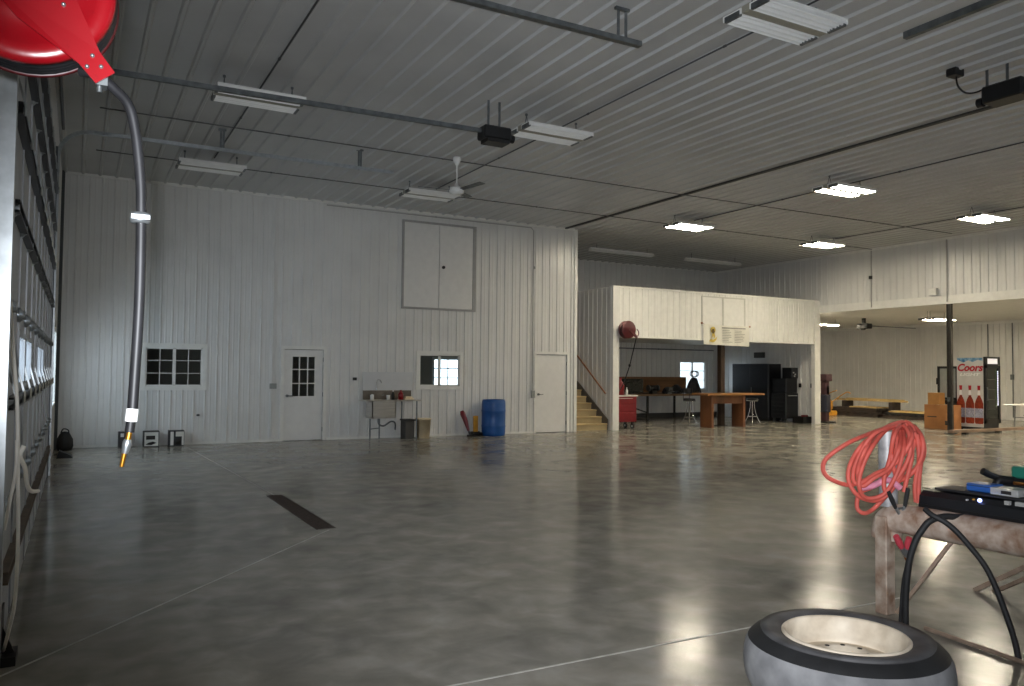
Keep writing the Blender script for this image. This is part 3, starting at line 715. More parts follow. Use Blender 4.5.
# ================================================================== THINGS ALONG THE DOOR WALL
def sink():
    yb, yf = YD - .04, 17.62
    o = thing('utility_sink', 'stainless utility sink with drainboard on thin legs against the door wall', 'sink', (6.5, 17.9, 0))
    x0, x1 = 5.84, 7.22
    MB().box((x0, yf, .895), (x1, yb, .925), .006).build('drainboard', M['stain'], o)
    MB().box((x0 + .1, yb - .03, .925), (7.15, yb, 1.14)).build('splashback', mat('dull_stainless', '7f766a', .35, .8, .2, 4), o)
    b = MB(); bx0, bx1, by0, by1 = 6.0, 6.58, yf + .01, yb - .06
    b.box((bx0, by0, .52), (bx1, by0 + .02, .9)).box((bx0, by1 - .02, .52), (bx1, by1, .9)).box((bx0, by0, .52), (bx0 + .02, by1, .9)).box((bx1 - .02, by0, .52), (bx1, by1, .9)).box((bx0, by0, .5), (bx1, by1, .53))
    b.build('basin', M['stain'], o)
    for lx, ly in ((5.97, yf + .06), (6.28, yf + .3), (7.12, yf + .06), (6.9, yb - .06)): MB().cyl((lx, ly, 0), (lx, ly, .9 if lx > 6.7 else .5), .018, 10).build('leg', M['galvd'], o)
    MB().bar((5.97, yf + .06, .26), (6.28, yf + .3, .26), .025, .025).build('brace', M['galvd'], o)
    pts = [(6.3, yb - .12, .53), (6.3, yb - .12, .36), (6.42, yb - .14, .3), (6.6, yb - .14, .4), (6.72, yb - .1, .36), (6.74, yb - .06, .2)]
    MB().tube(cr(pts, 5), .02, 8).build('drain_pipe', M['galvd'], o)
    f = MB().cyl((6.28, yb - .015, 1.14), (6.28, yb - .015, 1.24), .013, 8).tube(cr([(6.28, yb - .015, 1.2), (6.28, yb - .03, 1.36), (6.30, yb - .12, 1.40), (6.33, yb - .2, 1.32)], 5), .013, 8)
    fo = f.build('faucet', M['chrome'], o)
    MB().cyl((6.17, yb - .05, 1.03), (6.17, yb - .1, 1.03), .02, 8).cyl((6.42, yb - .05, 1.03), (6.42, yb - .1, 1.03), .02, 8).build('tap_handles', M['chrome'], o)
sink()
solo('splash_panel', MB().box((5.93, YD - .034, 1.13), (7.2, YD - .02, 1.58), .004), mat('grey_wallboard', 'c2c3c3', .35, 0, .03), 'smooth pale panel fixed on the wall behind the sink', 'panel')
def bottle(name, x, y, z, r, h, material, label, cat='bottle', handle=False):
    o = thing(name, label, cat, (x, y, z))
    MB().lathe([(0, 0), (r, 0), (r, h * .55), (r * .8, h * .7), (r * .35, h * .8), (r * .35, h * .9), (0, h * .9)], (x, y, z), n=18).build('body', material, o)
    MB().cyl((x, y, z + h * .88), (x, y, z + h), r * .42, 10).build('cap', M['white'] if not handle else material, o)
    return o
bottle('soap_bottle', 6.78, 17.86, .925, .065, .23, M['red'], 'red bottle standing on the sink drainboard', handle=True)
bottle('spray_bottle', 6.6, 17.9, .925, .04, .22, M['iron'], 'dark bottle left of the red bottle on the sink')
solo('drying_rack', MB().box((6.86, 17.8, .925), (7.1, 18.05, .96), .01).box((6.9, 17.85, .96), (7.08, 17.95, 1.0), .01), M['beige'], 'tan folded rags at the right end of the drainboard', 'rags')
solo('pump_dispenser', MB().lathe([(0, 0), (.045, 0), (.045, .1), (.02, .13), (0, .13)], (6.1, 17.95, .925), n=14), M['white'], 'small white tub at the left of the sink faucet', 'tub')
solo('cup', MB().lathe([(0, 0), (.035, 0), (.045, .11), (.04, .11), (.03, .01), (0, .01)], (6.48, 17.9, .925), n=14), M['white'], 'small white cup left of the dark bottle on the sink', 'cup')
bn = thing('waste_bin', 'beige waste bin standing at the right end of the sink', 'bin', (7.3, 17.85, 0))
MB().lathe([(0, 0), (.17, 0), (.2, .44), (.21, .44), (.21, .46), (.19, .46), (.17, .02), (0, .02)], (7.36, 17.86, 0), n=4).build('body', M['beige'], bn)
MB().lathe([(.2, .45), (.215, .45), (.215, .475), (.2, .475), (.2, .45)], (7.36, 17.86, 0), n=4).build('rim', M['beige'], bn)
bx = thing('storage_box', 'grey box with a dark lid under the right end of the sink', 'box', (7.0, 17.9, 0))
MB().box((6.86, 17.72, 0), (7.09, 18.05, .42), .01).build('body', M['interior'], bx); MB().box((6.84, 17.7, .42), (7.11, 18.07, .46), .008).build('lid', M['iron'], bx)
# blue drum
bd = thing('plastic_drum', 'blue plastic drum standing against the door wall', 'drum', (9.26, 17.83, 0))
MB().lathe([(0, 0), (.27, 0), (.292, .03), (.3, .1), (.3, .22), (.306, .235), (.306, .265), (.3, .28), (.302, .6), (.308, .615), (.308, .645), (.302, .66), (.3, .8), (.292, .87), (.28, .895), (.28, .91), (.265, .91), (.262, .88), (0, .88)], (9.26, 17.83, 0), n=40).build('body', M['blue'], bd)
for s in (-1, 1): MB().cyl((9.26 + s * .17, 17.83, .87), (9.26 + s * .17, 17.83, .9), .03, 12).build('bung', M['iron'], bd)
# broom and dustpan
bp = thing('dustpan', 'yellow upright dustpan with dark tray left of the blue drum', 'dustpan', (8.820, 17.9, 0))
MB().box((8.750, 17.93, .1), (8.880, 17.97, .5), .01).build('handle_board', M['yellow'], bp); MB().box((8.680, 17.78, 0), (8.940, 18.0, .025), .005).box((8.680, 17.95, .025), (8.940, 18.0, .11), .005).box((8.680, 17.8, .025), (8.695, 17.96, .09)).box((8.925, 17.8, .025), (8.940, 17.96, .09)).build('tray', M['black'], bp)
pd = thing('paddle', 'dark red paddle leaning on the wall left of the yellow dustpan', 'paddle', (8.580, 17.95, 0))
MB().tube([(8.610, 17.92, .13), (8.550, 18.0, .4), (8.510, 18.06, .55), (8.490, 18.08, .62)], [.03, .06, .07, .045], 12).build('blade', M['dred'], pd); MB().tube([(8.640, 17.88, 0), (8.610, 17.92, .14)], [.03, .02], 8).box((8.560, 17.8, 0), (8.680, 17.92, .04), .01).build('foot', M['black'], pd)
# printed boxes by the hose end
def pbox(x, label, kind):
    o = thing('printed_box', label, 'box', (x, 18.0, 0)); w = .3 if kind < 2 else .2
    MB().box((x - w / 2, 17.88, 0), (x + w / 2, 18.12, .32), .004).build('carton', M['blackp'] if kind != 0 else M['interior'], o)
    y = 17.878
    if kind == 0:
        MB().box((x - w / 2 + .02, y - .002, .02), (x + w / 2 - .02, y, .3)).build('front_print', M['paper'], o)
        MB().box((x - .1, y - .004, .15), (x + .07, y - .002, .23)).prism([(x - .11, y - .004, .05), (x, y - .004, .04), (x + .1, y - .004, .08), (x + .03, y - .004, .11), (x - .05, y - .004, .09)], (0, .002, 0)).build('picture', M['ink'], o)
    elif kind == 1:
        MB().box((x - .12, y - .002, .02), (x - .06, y, .3)).box((x - .02, y - .002, .2), (x + .12, y, .3)).box((x + .1, y - .002, .02), (x + .14, y, .3)).build('front_print', M['paper'], o)
        MB().lathe([(0, 0), (.07, 0), (.07, .004), (0, .004)], (x + .02, y - .004, .1), (0, 1, 0), 20).build('picture', M['ink'], o)
    else:
        MB().box((x - .06, y - .002, .22), (x + .0, y, .29)).build('front_print', M['silver'], o)
pbox(1.38, 'printed box with white front standing at the wall, middle of the three', 0)
pbox(1.86, 'dark printed box at the wall, rightmost of the three', 1)
pbox(.87, 'dark narrow box at the wall behind the hose nozzle', 2)
blk = thing('work_boot_pair', 'dark bulky bag slumped in the corner at the foot of the overhead door', 'bag', (-.2, 17.6, 0))
blk.name = 'bag'
MB().lathe([(0, 0), (.12, 0), (.15, .08), (.14, .22), (.09, .32), (.05, .36), (0, .37)], (-.17, 17.75, 0), n=16).build('body', M['rubber'], blk); MB().tube(cr([(-.24, 17.7, .34), (-.2, 17.7, .42), (-.12, 17.72, .4), (-.1, 17.72, .33)], 4), .012, 6).build('strap', M['rubber'], blk)
solo('wheel_chock', MB().prism([(-.28, 16.2, 0), (-.02, 16.2, 0), (-.06, 16.2, .05), (-.24, 16.2, .14)], (0, .25, 0)), M['rubber'], 'black rubber wedge on the floor in front of the slumped bag', 'chock')

# ================================================================== LOFT FRONT AND THE SHOP UNDER IT
lr = thing('hose_reel', 'dark red hose reel on the loft front above the red tool cabinet', 'hose reel', (13.65, YD - .1, 2.75))
c = Vector((13.55, YD - .22, 2.83)); ay = Vector((0, 1, 0))
MB().lathe([(0, 0), (.24, 0), (.25, .01), (.25, .02), (0, .02)], c - ay * .07, ay, 28).build('front_disc', mat('oxblood_enamel', '4a0f14', .4, 0, .15), lr)
MB().lathe([(0, 0), (.24, 0), (.25, .01), (.25, .02), (0, .02)], c + ay * .07, ay, 28).build('rear_disc', mat('oxblood_enamel', '4a0f14', .4, 0, .15), lr)
MB().lathe([(.0, -.06), (.2, -.06), (.215, 0), (.2, .06), (0, .06)], c, ay, 28).build('wound_hose', M['rubber'], lr)
MB().box((13.49, YD - .15, 2.7), (13.61, YD - .02, 2.95)).build('bracket', mat('oxblood_enamel', '4a0f14', .4, 0, .15), lr)
MB().prism([c + Vector((.05, -.09, .02)), c + Vector((.28, -.09, -.17)), c + Vector((.3, -.09, -.24)), c + Vector((.22, -.09, -.22)), c + Vector((0, -.09, -.03))], (0, .02, 0)).tube(cr([c + Vector((.24, -.08, -.2)), c + Vector((.32, -.08, -.15)), c + Vector((.33, -.08, -.05)), c + Vector((.27, -.08, .02))], 4), .014, 6).build('guide_arm', mat('oxblood_enamel', '4a0f14', .4, 0, .15), lr)
MB().tube(cr([c + Vector((.26, -.07, -.22)), c + Vector((.25, .1, -.7)), c + Vector((.2, .2, -1.1)), c + Vector((.05, .3, -1.6)), c + Vector((-.06, .35, -1.75))], 5), .014, 8).lathe([(0, -.04), (.03, -.03), (.03, .03), (0, .04)], c + Vector((.22, .18, -1.0)), (0, 0, 1), 10).build('hose', M['rubber'], lr)
# banner
bn = thing('banner', 'white vinyl banner with yellow emblem and grey print hanging on the loft front', 'banner', (17.45, YD - .06, 2.5))
n = 24; bv = []; bf = []
def sag(x): return .02 * math.sin(PI * (x - 16.5) / 1.86)
for i in range(n + 1):
    x = 16.5 + 1.86 * i / n; yy = YD - .075 - .012 * math.sin(i * 1.1)
    zt = 3.12 - .02 * i / n - sag(x); zb_ = 2.5 - .03 * i / n
    bv += [(x, yy, zt), (x, yy, zb_), (x, yy + .004, zt), (x, yy + .004, zb_)]
for i in range(n):
    k = 4 * i; bf += [(k + 1, k + 5, k + 4, k), (k + 2, k + 6, k + 7, k + 3), (k, k + 4, k + 6, k + 2), (k + 3, k + 7, k + 5, k + 1)]
bf += [(0, 2, 3, 1), (4 * n + 1, 4 * n + 3, 4 * n + 2, 4 * n)]
MB().add(bv, bf).build('sheet', M['banner'], bn)
yp = YD - .093
e = MB()
e.lathe([(0, 0), (.1, 0), (.1, .003), (0, .003)], (16.86, yp, 2.94), (0, 1, 0), 24)
e.prism([(16.70, yp, 2.60), (16.78, yp, 2.67), (16.86, yp, 2.64), (16.96, yp, 2.69), (17.03, yp, 2.75), (17.0, yp, 2.66), (16.92, yp, 2.58), (16.84, yp, 2.56), (16.76, yp, 2.58)], (0, .003, 0))
e.prism([(16.80, yp, 2.68), (16.84, yp, 2.86), (16.92, yp, 2.86), (16.95, yp, 2.72), (16.9, yp, 2.7), (16.87, yp, 2.78)], (0, .003, 0))
e.build('emblem', M['print_yel'], bn)
MB().prism([(16.79, yp - .003, 2.90), (16.83, yp - .003, 2.98), (16.90, yp - .003, 2.97), (16.93, yp - .003, 2.88), (16.88, yp - .003, 2.82), (16.82, yp - .003, 2.85)], (0, .002, 0)).build('emblem_figure', M['print_brn'], bn)
t = MB(); random.seed(3)
t.box((17.22, yp, 3.0), (18.2, yp + .003, 3.035))
for col in (17.24, 17.74):
    for k in range(8):
        w = random.uniform(.25, .44); t.box((col, yp, 2.93 - k * .05), (col + w, yp + .003, 2.945 - k * .05))
t.build('print', M['print_grey'], bn)
for x, z in ((16.46, 3.14), (18.42, 3.09)):
    MB().cyl((x, YD - .02, z), (x, YD - .06, z), .028, 10).tube([(x, YD - .06, z), (16.52 if x < 17 else 18.34, YD - .077, z - .03)], .006, 6).build('hook', M['rail'], bn)
# column
cm = thing('steel_column', 'dark brown square column holding up the loft behind the banner', 'column', (17.66, 18.6, 0))
MB().box((17.57, 18.52, .012), (17.73, 18.68, 2.7)).build('shaft', mat('brown_column', '3c2c20', .5, .2, .2), cm); MB().box((17.5, 18.45, 0), (17.8, 18.75, .012)).build('base_plate', M['iron'], cm)
# red tool cabinet + jug
rc_ = thing('tool_cabinet', 'red rolling tool cabinet with a pale top beside the corner post', 'tool cabinet', (13.95, 18.75, 0))
MB().box((13.5, 18.52, .2), (14.3, 18.98, .93), .01).build('body', M['dred'], rc_)
MB().box((13.48, 18.5, .93), (14.34, 19.0, .97), .005).build('top', M['paper'], rc_)
for k in range(3):
    dzz = (.28, .5, .72)[k]; dw = MB().box((13.53, 18.505, dzz), (14.27, 18.52, dzz + .19), .004).build('drawer', M['dred'], rc_)
    MB().box((13.65, 18.495, dzz + .15), (14.15, 18.506, dzz + .165)).build('drawer_pull', M['dred'] if k < 2 else M['silver'], dw)
for x in (13.58, 14.2):
    for y in (18.58, 18.92):
        cs = MB().cyl((x - .02, y, .075), (x + .02, y, .075), .075, 14).box((x - .03, y - .03, .12), (x + .03, y + .03, .2)).build('caster', M['rubber'], rc_)
        MB().cyl((x - .022, y, .075), (x + .022, y, .075), .035, 10).build('hub', M['white'], cs)
bottle('fuel_jug', 13.84, 18.7, .97, .12, .52, M['red'], 'tall red jug standing on the red tool cabinet', 'jug', True)
bottle('glue_bottle', 14.08, 18.7, .97, .035, .22, M['white'], 'small white bottle on the red tool cabinet')
# workbench
wb = thing('workbench', 'long workbench with dark frame along the rear wall under the loft', 'workbench', (17.2, 21.8, 0))
MB().box((14.6, 21.0, .85), (19.5, 22.85, .91), .006).build('bench_top', mat('bench_top', '6d5235', .55, 0, .25, 3), wb)
solo('backboard', MB().box((14.6, 22.91, .91), (20.0, 22.95, 1.48), .004), M['ply'], 'long brown plywood board on the rear wall behind the workbench', 'board')
for x in (14.75, 16.72, 19.3):
    for y in (21.06, 22.75): MB().box((x - .03, y - .03, 0), (x + .03, y + .03, .85)).build('leg', M['iron'], wb)
MB().bar((14.9, 21.06, .82), (16.7, 21.06, .3), .03, .04).bar((14.75, 21.06, .25), (16.72, 21.06, .25), .03, .04).build('brace', M['iron'], wb)
tv = thing('monitor', 'black square monitor standing on the workbench near the red cabinet', 'monitor', (16.2, 21.5, .91))
MB().box((15.85, 21.45, .96), (16.85, 21.5, 1.42), .01).build('screen', M['screen'], tv); MB().box((16.2, 21.5, .93), (16.5, 21.55, 1.2)).box((16.05, 21.4, .91), (16.65, 21.65, .93)).build('stand', M['black'], tv)
random.seed(11)
def lump(x, y, z, r, h, name, label, cat, material):
    vs = []; n = 14; fs = []; rings = [(1, 0), (1.05, .3), (.8, .65), (.4, .92)]
    for rr, hh in rings:
        for j in range(n):
            a = 2 * PI * j / n; q = r * rr * random.uniform(.75, 1.1); vs.append((x + q * math.cos(a), y + q * .7 * math.sin(a), z + h * hh))
    vs.append((x, y, z + h)); k = len(rings)
    for i in range(k - 1):
        for j in range(n): fs.append((i * n + j, i * n + (j + 1) % n, (i + 1) * n + (j + 1) % n, (i + 1) * n + j))
    for j in range(n): fs.append(((k - 1) * n + j, (k - 1) * n + (j + 1) % n, k * n))
    fs.append(tuple(range(n - 1, -1, -1)))
    return solo(name, MB().add(vs, fs), material, label, cat)
gr = thing('bench_grinder', 'dark bench grinder on the workbench right of the monitor', 'grinder', (17.3, 21.5, .91))
MB().lathe([(0, -.16), (.09, -.15), (.1, 0), (.09, .15), (0, .16)], (17.3, 21.5, 1.1), (1, 0, 0), 16).build('motor', M['black'], gr); MB().box((17.2, 21.4, .91), (17.4, 21.6, 1.03)).build('base', M['iron'], gr)
for s in (-1, 1): MB().cyl((17.3 + s * .17, 21.5, 1.1), (17.3 + s * .22, 21.5, 1.1), .11, 16).build('wheel', M['galvd'], gr)
lump(17.95, 21.5, .91, .24, .24, 'rag_heap', 'dark heap of rags in the middle of the workbench', 'rags', M['rubber'])
va = thing('bench_vise', 'grey bench vise on the workbench before the rag heap', 'vise', (17.75, 21.25, .91))
MB().box((17.66, 21.17, .91), (17.84, 21.33, .97)).box((17.7, 21.2, .97), (17.8, 21.3, 1.06)).build('body', M['galvd'], va); MB().box((17.66, 21.1, 1.06), (17.84, 21.18, 1.14)).box((17.66, 21.22, 1.06), (17.84, 21.3, 1.14)).build('jaws', M['galvd'], va); MB().cyl((17.75, 21.0, 1.0), (17.75, 21.2, 1.0), .015, 8).cyl((17.66, 21.02, 1.0), (17.84, 21.02, 1.0), .008, 8).build('screw', M['galvd'], va)
lump(18.5, 21.7, .91, .25, .32, 'tarp_heap', 'black crumpled tarp on the workbench left of the window', 'tarp', M['black'])
lump(19.12, 21.5, .91, .30, .58, 'clutter_heap', 'tall dark heap of gear on the workbench end before the window', 'gear', M['rubber'])
co = MB()
for k in range(3): co.tube([Vector((19.1 + .16 * math.cos(2 * PI * j / 24), 21.4 + .05 * k, 1.6 + .1 * math.sin(2 * PI * j / 24))) for j in range(24)], .012, 6, closed=True)
solo('wire_coil', co, M['iron'], 'loose coil of wire on top of the tall dark heap', 'wire')
# table and stools
tb = thing('work_table', 'tall wooden table with slab legs in front of the column', 'table', (17.4, 18.1, 0))
MB().box((16.3, 17.72, .97), (18.62, 18.42, 1.03), .008).build('tabletop', M['woodt'], tb)
for x in (16.62, 17.9): MB().box((x - .045, 17.86, 0), (x + .045, 18.36, .97), .006).build('leg', M['wood'], tb)
MB().box((16.665, 17.9, .72), (17.855, 17.94, .97)).build('apron', M['wood'], tb)
def stool(x, y, label, back):
    o = thing('bar_stool', label, 'stool', (x, y, 0))
    MB().lathe([(0, .74), (.17, .74), (.19, .76), (.19, .79), (.17, .82), (0, .83)], (x, y, 0), n=24).build('seat', M['black'], o)
    MB().lathe([(.175, .725), (.195, .725), (.195, .75), (.175, .75), (.175, .725)], (x, y, 0), n=24).build('seat_ring', M['chrome'], o)
    for k in range(4):
        a = PI / 4 + k * PI / 2; d = Vector((math.cos(a), math.sin(a), 0)); b = Vector((x, y, 0))
        MB().tube(cr([b + d * .06 + Vector((0, 0, .73)), b + d * .07 + Vector((0, 0, .5)), b + d * .14 + Vector((0, 0, .22)), b + d * .25 + Vector((0, 0, .012))], 5), .012, 8).build('leg', M['chrome'], o)
    MB().tube([Vector((x + .17 * math.cos(2 * PI * j / 24), y + .17 * math.sin(2 * PI * j / 24), .22)) for j in range(24)], .01, 6, closed=True).build('foot_ring', M['chrome'], o)
    MB().cyl((x, y, .3), (x, y, .73), .022, 10).build('stem', M['chrome'], o)
    if back:
        bk = [Vector((x + .19 * math.cos(a), y + .19 * math.sin(a), 0)) for a in [PI * .1 + PI * .8 * i / 10 for i in range(11)]]
        mbk = MB()
        for p, q in zip(bk, bk[1:]): mbk.bar(p + Vector((0, 0, 1.06)), q + Vector((0, 0, 1.06)), .03, .16)
        mbk.tube([bk[2] + Vector((0, 0, .77)), bk[2] + Vector((0, 0, 1.0))], .01, 6).tube([bk[8] + Vector((0, 0, .77)), bk[8] + Vector((0, 0, 1.0))], .01, 6)
        mbk.build('backrest', M['black'], o)
stool(17.2, 19.55, 'chrome bar stool with black seat left of the wooden table', True)
stool(19.6, 19.2, 'chrome bar stool half hidden behind the right end of the wooden table', False)
# cabinet and tool chest
ca = thing('storage_cabinet', 'tall wide black storage cabinet against the side wall under the loft', 'cabinet', (21.1, 20.4, 0))
MB().box((20.9, 19.72, .03), (21.5, 21.45, 1.98), .008).build('body', M['blackp'], ca)
for y0, y1 in ((19.75, 20.58), (20.59, 21.42)):
    dd = MB().box((20.885, y0, .08), (20.9, y1, 1.95), .003).build('door', M['blackp'], ca)
MB().box((20.87, 20.5, .95), (20.886, 20.52, 1.15)).build('handle', M['galvd'], ca)
MB().box((20.93, 19.76, 0), (21.47, 21.4, .03)).build('plinth', M['black'], ca)
tc_ = thing('tool_chest', 'black rolling tool chest with many drawers right of the black cabinet', 'tool chest', (21.2, 19.3, 0))
MB().box((20.92, 18.98, .13), (21.5, 19.64, .98), .008).build('cabinet', M['blackp'], tc_)
MB().box((20.96, 19.0, .99), (21.48, 19.62, 1.48), .008).build('top_chest', M['blackp'], tc_)
MB().box((21.2, 18.98, 1.48), (21.5, 19.4, 1.85), .008).build('riser_box', M['blackp'], tc_)
for k in range(6): 
    dw = MB().box((20.905, 19.0, .16 + k * .135), (20.92, 19.62, .16 + k * .135 + .12), .003).build('drawer', M['blackp'], tc_)
    MB().box((20.895, 19.05, .25 + k * .135), (20.906, 19.57, .262 + k * .135)).build('drawer_pull', M['strut'], dw)
for k in range(3):
    dw = MB().box((20.945, 19.02, 1.02 + k * .15), (20.96, 19.6, 1.02 + k * .15 + .135), .003).build('drawer', M['blackp'], tc_)
    MB().box((20.935, 19.07, 1.12 + k * .15), (20.946, 19.55, 1.132 + k * .15)).build('drawer_pull', M['strut'], dw)
MB().cyl((21.0, 18.95, .9), (21.42, 18.95, .9), .012, 8).build('push_handle', M['silver'], tc_)
for x in (21.0, 21.42):
    for y in (19.05, 19.56): MB().cyl((x - .02, y, .065), (x + .02, y, .065), .065, 12).box((x - .02, y - .02, .08), (x + .02, y + .02, .13)).build('caster', M['galvd'], tc_)
for q in ((21.28, 1.68), (21.33, 1.56), (21.36, 1.62)): MB().box((q[0] - .03, 18.972, q[1] - .02), (q[0] + .03, 18.98, q[1] + .02)).build('sticker', M['silver'], tc_)
cr_ = thing('tool_crate', 'small black open crate with red tools on the floor by the loft corner post', 'crate', (21.35, 18.62, 0))
MB().box((21.08, 18.42, 0), (21.55, 18.85, .02)).box((21.08, 18.42, .02), (21.1, 18.85, .22)).box((21.53, 18.42, .02), (21.55, 18.85, .22)).box((21.08, 18.42, .02), (21.55, 18.44, .22)).box((21.08, 18.83, .02), (21.55, 18.85, .22)).build('body', M['black'], cr_); MB().box((21.3, 18.5, .02), (21.45, 18.7, .27), .02).build('contents', M['dred'], cr_)
lump(20.4, 18.24 + .2, 2.95, .14, .0 + .1, 'loft_bag', 'dark bundle behind the loft parapet', 'bundle', M['black'])
bpk = lump(21.3, 19.2, 2.95, .24, 1.3, 'duffel', 'dark rounded bundle peeking over the loft parapet', 'bundle', M['black'])

# ================================================================== SIDE BAY
po = thing('steel_post', 'tall dark steel post carrying the header beside the drinks cooler', 'post', (21.66, 13.73, 0))
MB().box((21.62, 13.655, .02), (21.70, 13.685, 3.66)).box((21.62, 13.765, .02), (21.70, 13.795, 3.66)).box((21.65, 13.685, .02), (21.67, 13.765, 3.66)).build('shaft', mat('post_steel', '3a3733', .45, .4, .15), po)
MB().box((21.55, 13.6, 0), (21.77, 13.85, .02)).build('base_plate', M['iron'], po); MB().box((21.57, 13.70, .9), (21.62, 13.76, 1.02)).build('switch', M['galvd'], po)

# drinks cooler with printed side
fx0, fx1, fy0, fy1, fh = 23.6, 24.36, 13.87, 14.74, 2.2
fc = thing('drinks_cooler', 'tall black glass-door drinks cooler with a beer print on its pale side', 'cooler', (23.9, 14.3, 0))
MB().box((fx0, fy0 + .06, .1), (fx1, fy1, fh), .006).box((fx0 + .02, fy0 + .05, .03), (fx1 - .02, fy1 - .02, .1)).build('cabinet', M['blackp'], fc)
dd = MB().box((fx0, fy0, .22), (fx0 + .09, fy0 + .055, 1.95)).box((fx1 - .09, fy0, .22), (fx1, fy0 + .055, 1.95)).box((fx0, fy0, .22), (fx1, fy0 + .055, .34)).box((fx0, fy0, 1.86), (fx1, fy0 + .055, 1.95)).build('door', M['black'], fc)
MB().box((fx0 + .09, fy0 + .02, .34), (fx1 - .09, fy0 + .03, 1.86)).build('door_glass', M['screen'], dd)
MB().box((fx0 + .05, fy0 - .03, .9), (fx0 + .07, fy0, 1.3)).build('door_handle', M['galvd'], dd)
hd = MB().box((fx0, fy0 + .005, 1.96), (fx1, fy0 + .06, fh), .004).build('header', M['black'], fc)
MB().box((fx0 + .12, fy0 - .0, 1.99), (fx1 - .14, fy0 + .006, fh - .05)).build('header_sign', M['sign_lit'], hd)
for k in range(4): MB().box((fx0 + .1, fy0 + .012, .62 + k * .3), (fx1 - .24, fy0 + .019, .635 + k * .3)).build('shelf_edge', M['interior'], dd)
lm = MB()
for k in range(20): lm.box((fx1 - .125, fy0 + .012, .75 + k * .052), (fx1 - .075, fy0 + .019, .75 + k * .052 + .04))
lm.build('led_strip', M['led'], dd)
MB().box((fx1 - .22, fy0 + .014, .7), (fx1 - .2, fy0 + .019, 1.82)).build('inner_light', M['green_g'], dd)
for x in (fx0 + .08, fx1 - .08):
    for y in (fy0 + .12, fy1 - .1): MB().cyl((x, y, 0), (x, y, .04), .025, 10).build('foot', M['iron'], fc)
xs = fx0 - .003
sp = MB().box((xs, fy0 + .06, .1), (fx0, fy1, fh)).build('side_print', M['cool_side'], fc)
# y runs from fy1 (left in the picture) to fy0+.06 (right)
def SY(u): return fy1 - .01 - u * (fy1 - fy0 - .09)
def flat(polys, material, name, dx):
    mb = MB()
    for p in polys: mb.prism([(xs - dx, SY(u), v) for u, v in p], (.0015, 0, 0))
    return mb.build(name, material, sp)
flat([[(0, fh - .03), (1, fh - .03), (1, fh - .12), (.8, fh - .09), (.62, fh - .16), (.45, fh - .1), (.25, fh - .17), (0, fh - .08)]], M['cool_blue'], 'mountain_print', .002)
# bottles
for i, u in enumerate((.14, .5, .85)):
    w = .165
    flat([[(u - .05, 1.22), (u + .05, 1.22), (u + .06, 1.34), (u - .06, 1.34)]], M['cool_red'], 'bottle_cap', .003)
    flat([[(u - .05, 1.22), (u + .05, 1.22), (u + .05, 1.02), (u + w * .7, .92), (u + w, .8), (u + w, .24), (u + w * .8, .2), (u - w * .8, .2), (u - w, .24), (u - w, .8), (u - w * .7, .92), (u - .05, 1.02)]], M['amber'], 'bottle_print', .0025)
    flat([[(u - w, .66), (u + w, .66), (u + w, .38), (u - w, .38)]], M['lab_blue'], 'bottle_label', .004)
    flat([[(u - .06, 1.05), (u + .06, 1.05), (u + .045, 1.2), (u - .045, 1.2)]], M['cool_silver'], 'neck_label', .004)
# lettering on the side print: script word in red, block word in silver
def text(body, size, mtl, y_left, z, wfit, name, shear=0., bold=0.):
    cu = bpy.data.curves.new(name, 'FONT'); cu.body = body; cu.size = size; cu.shear = shear; cu.offset = bold; cu.extrude = .0008; cu.resolution_u = 4
    to = bpy.data.objects.new(name + '_tmp', cu); C.objects.link(to)
    dg = bpy.context.evaluated_depsgraph_get(); me = bpy.data.meshes.new_from_object(to.evaluated_get(dg))
    C.objects.unlink(to); bpy.data.objects.remove(to)
    xsv = [v.co.x for v in me.vertices]; k = wfit / (max(xsv) - min(xsv)); mn = min(xsv)
    off = Vector((0, 0, 0)); p = sp
    while p is not None: off += p.location; p = p.parent
    for v in me.vertices:
        a, b, c = v.co; v.co = Vector((xs - .005 - c, y_left - (a - mn) * k, z + b)) - off
    me.materials.append(mtl); o = bpy.data.objects.new(name, me); C.objects.link(o); o.parent = sp
text('Coors', .3, M['cool_red'], fy1 - .03, 1.78, .78, 'lettering', .25, .012)
text('LIGHT', .12, M['cool_silver'], fy1 - .1, 1.63, .62, 'lettering', .2, .004)
# boxes, framed board, black stand left of the cooler
def carton(name, a, b, mtl, label, mark=True):
    o = thing(name, label, 'box', ((a[0] + b[0]) / 2, (a[1] + b[1]) / 2, a[2]))
    MB().box(a, b, .004).build('carton', mtl, o)
    MB().box((a[0] + .0, (a[1] + b[1]) / 2 - .03, b[2] - .001), (b[0], (a[1] + b[1]) / 2 + .03, b[2] + .001)).build('tape', M['beige'], o)
    if mark:
        y0 = b[1] - .1
        MB().box((a[0] - .002, y0 - .3, a[2] + .36), (a[0], y0, a[2] + .39)).box((a[0] - .002, a[1] + .1, a[2] + .14), (a[0], a[1] + .2, a[2] + .27)).build('printed_mark', M['ink'], o)
        MB().box((a[0] - .002, a[1] + .03, b[2] - .15), (a[0], a[1] + .08, b[2] - .06)).build('label_sticker', M['paper'], o)
    return o
carton('cardboard_box', (22.95, 14.52, 0), (23.45, 15.38, .74), M['card'], 'large brown cardboard box on the floor left of the drinks cooler')
carton('cardboard_box', (23.1, 15.0, .742), (23.4, 15.36, 1.1), M['card2'], 'small tan cardboard box stacked on the large box', False)
ks = thing('equipment_stand', 'black stand with a shelf squeezed between the boxes and the cooler', 'stand', (23.8, 14.95, 0))
MB().box((23.48, 14.84, .08), (23.95, 15.05, .78), .005).build('body', M['black'], ks); MB().box((23.42, 14.83, .78), (24.0, 15.5, .88), .005).build('shelf', M['black'], ks)
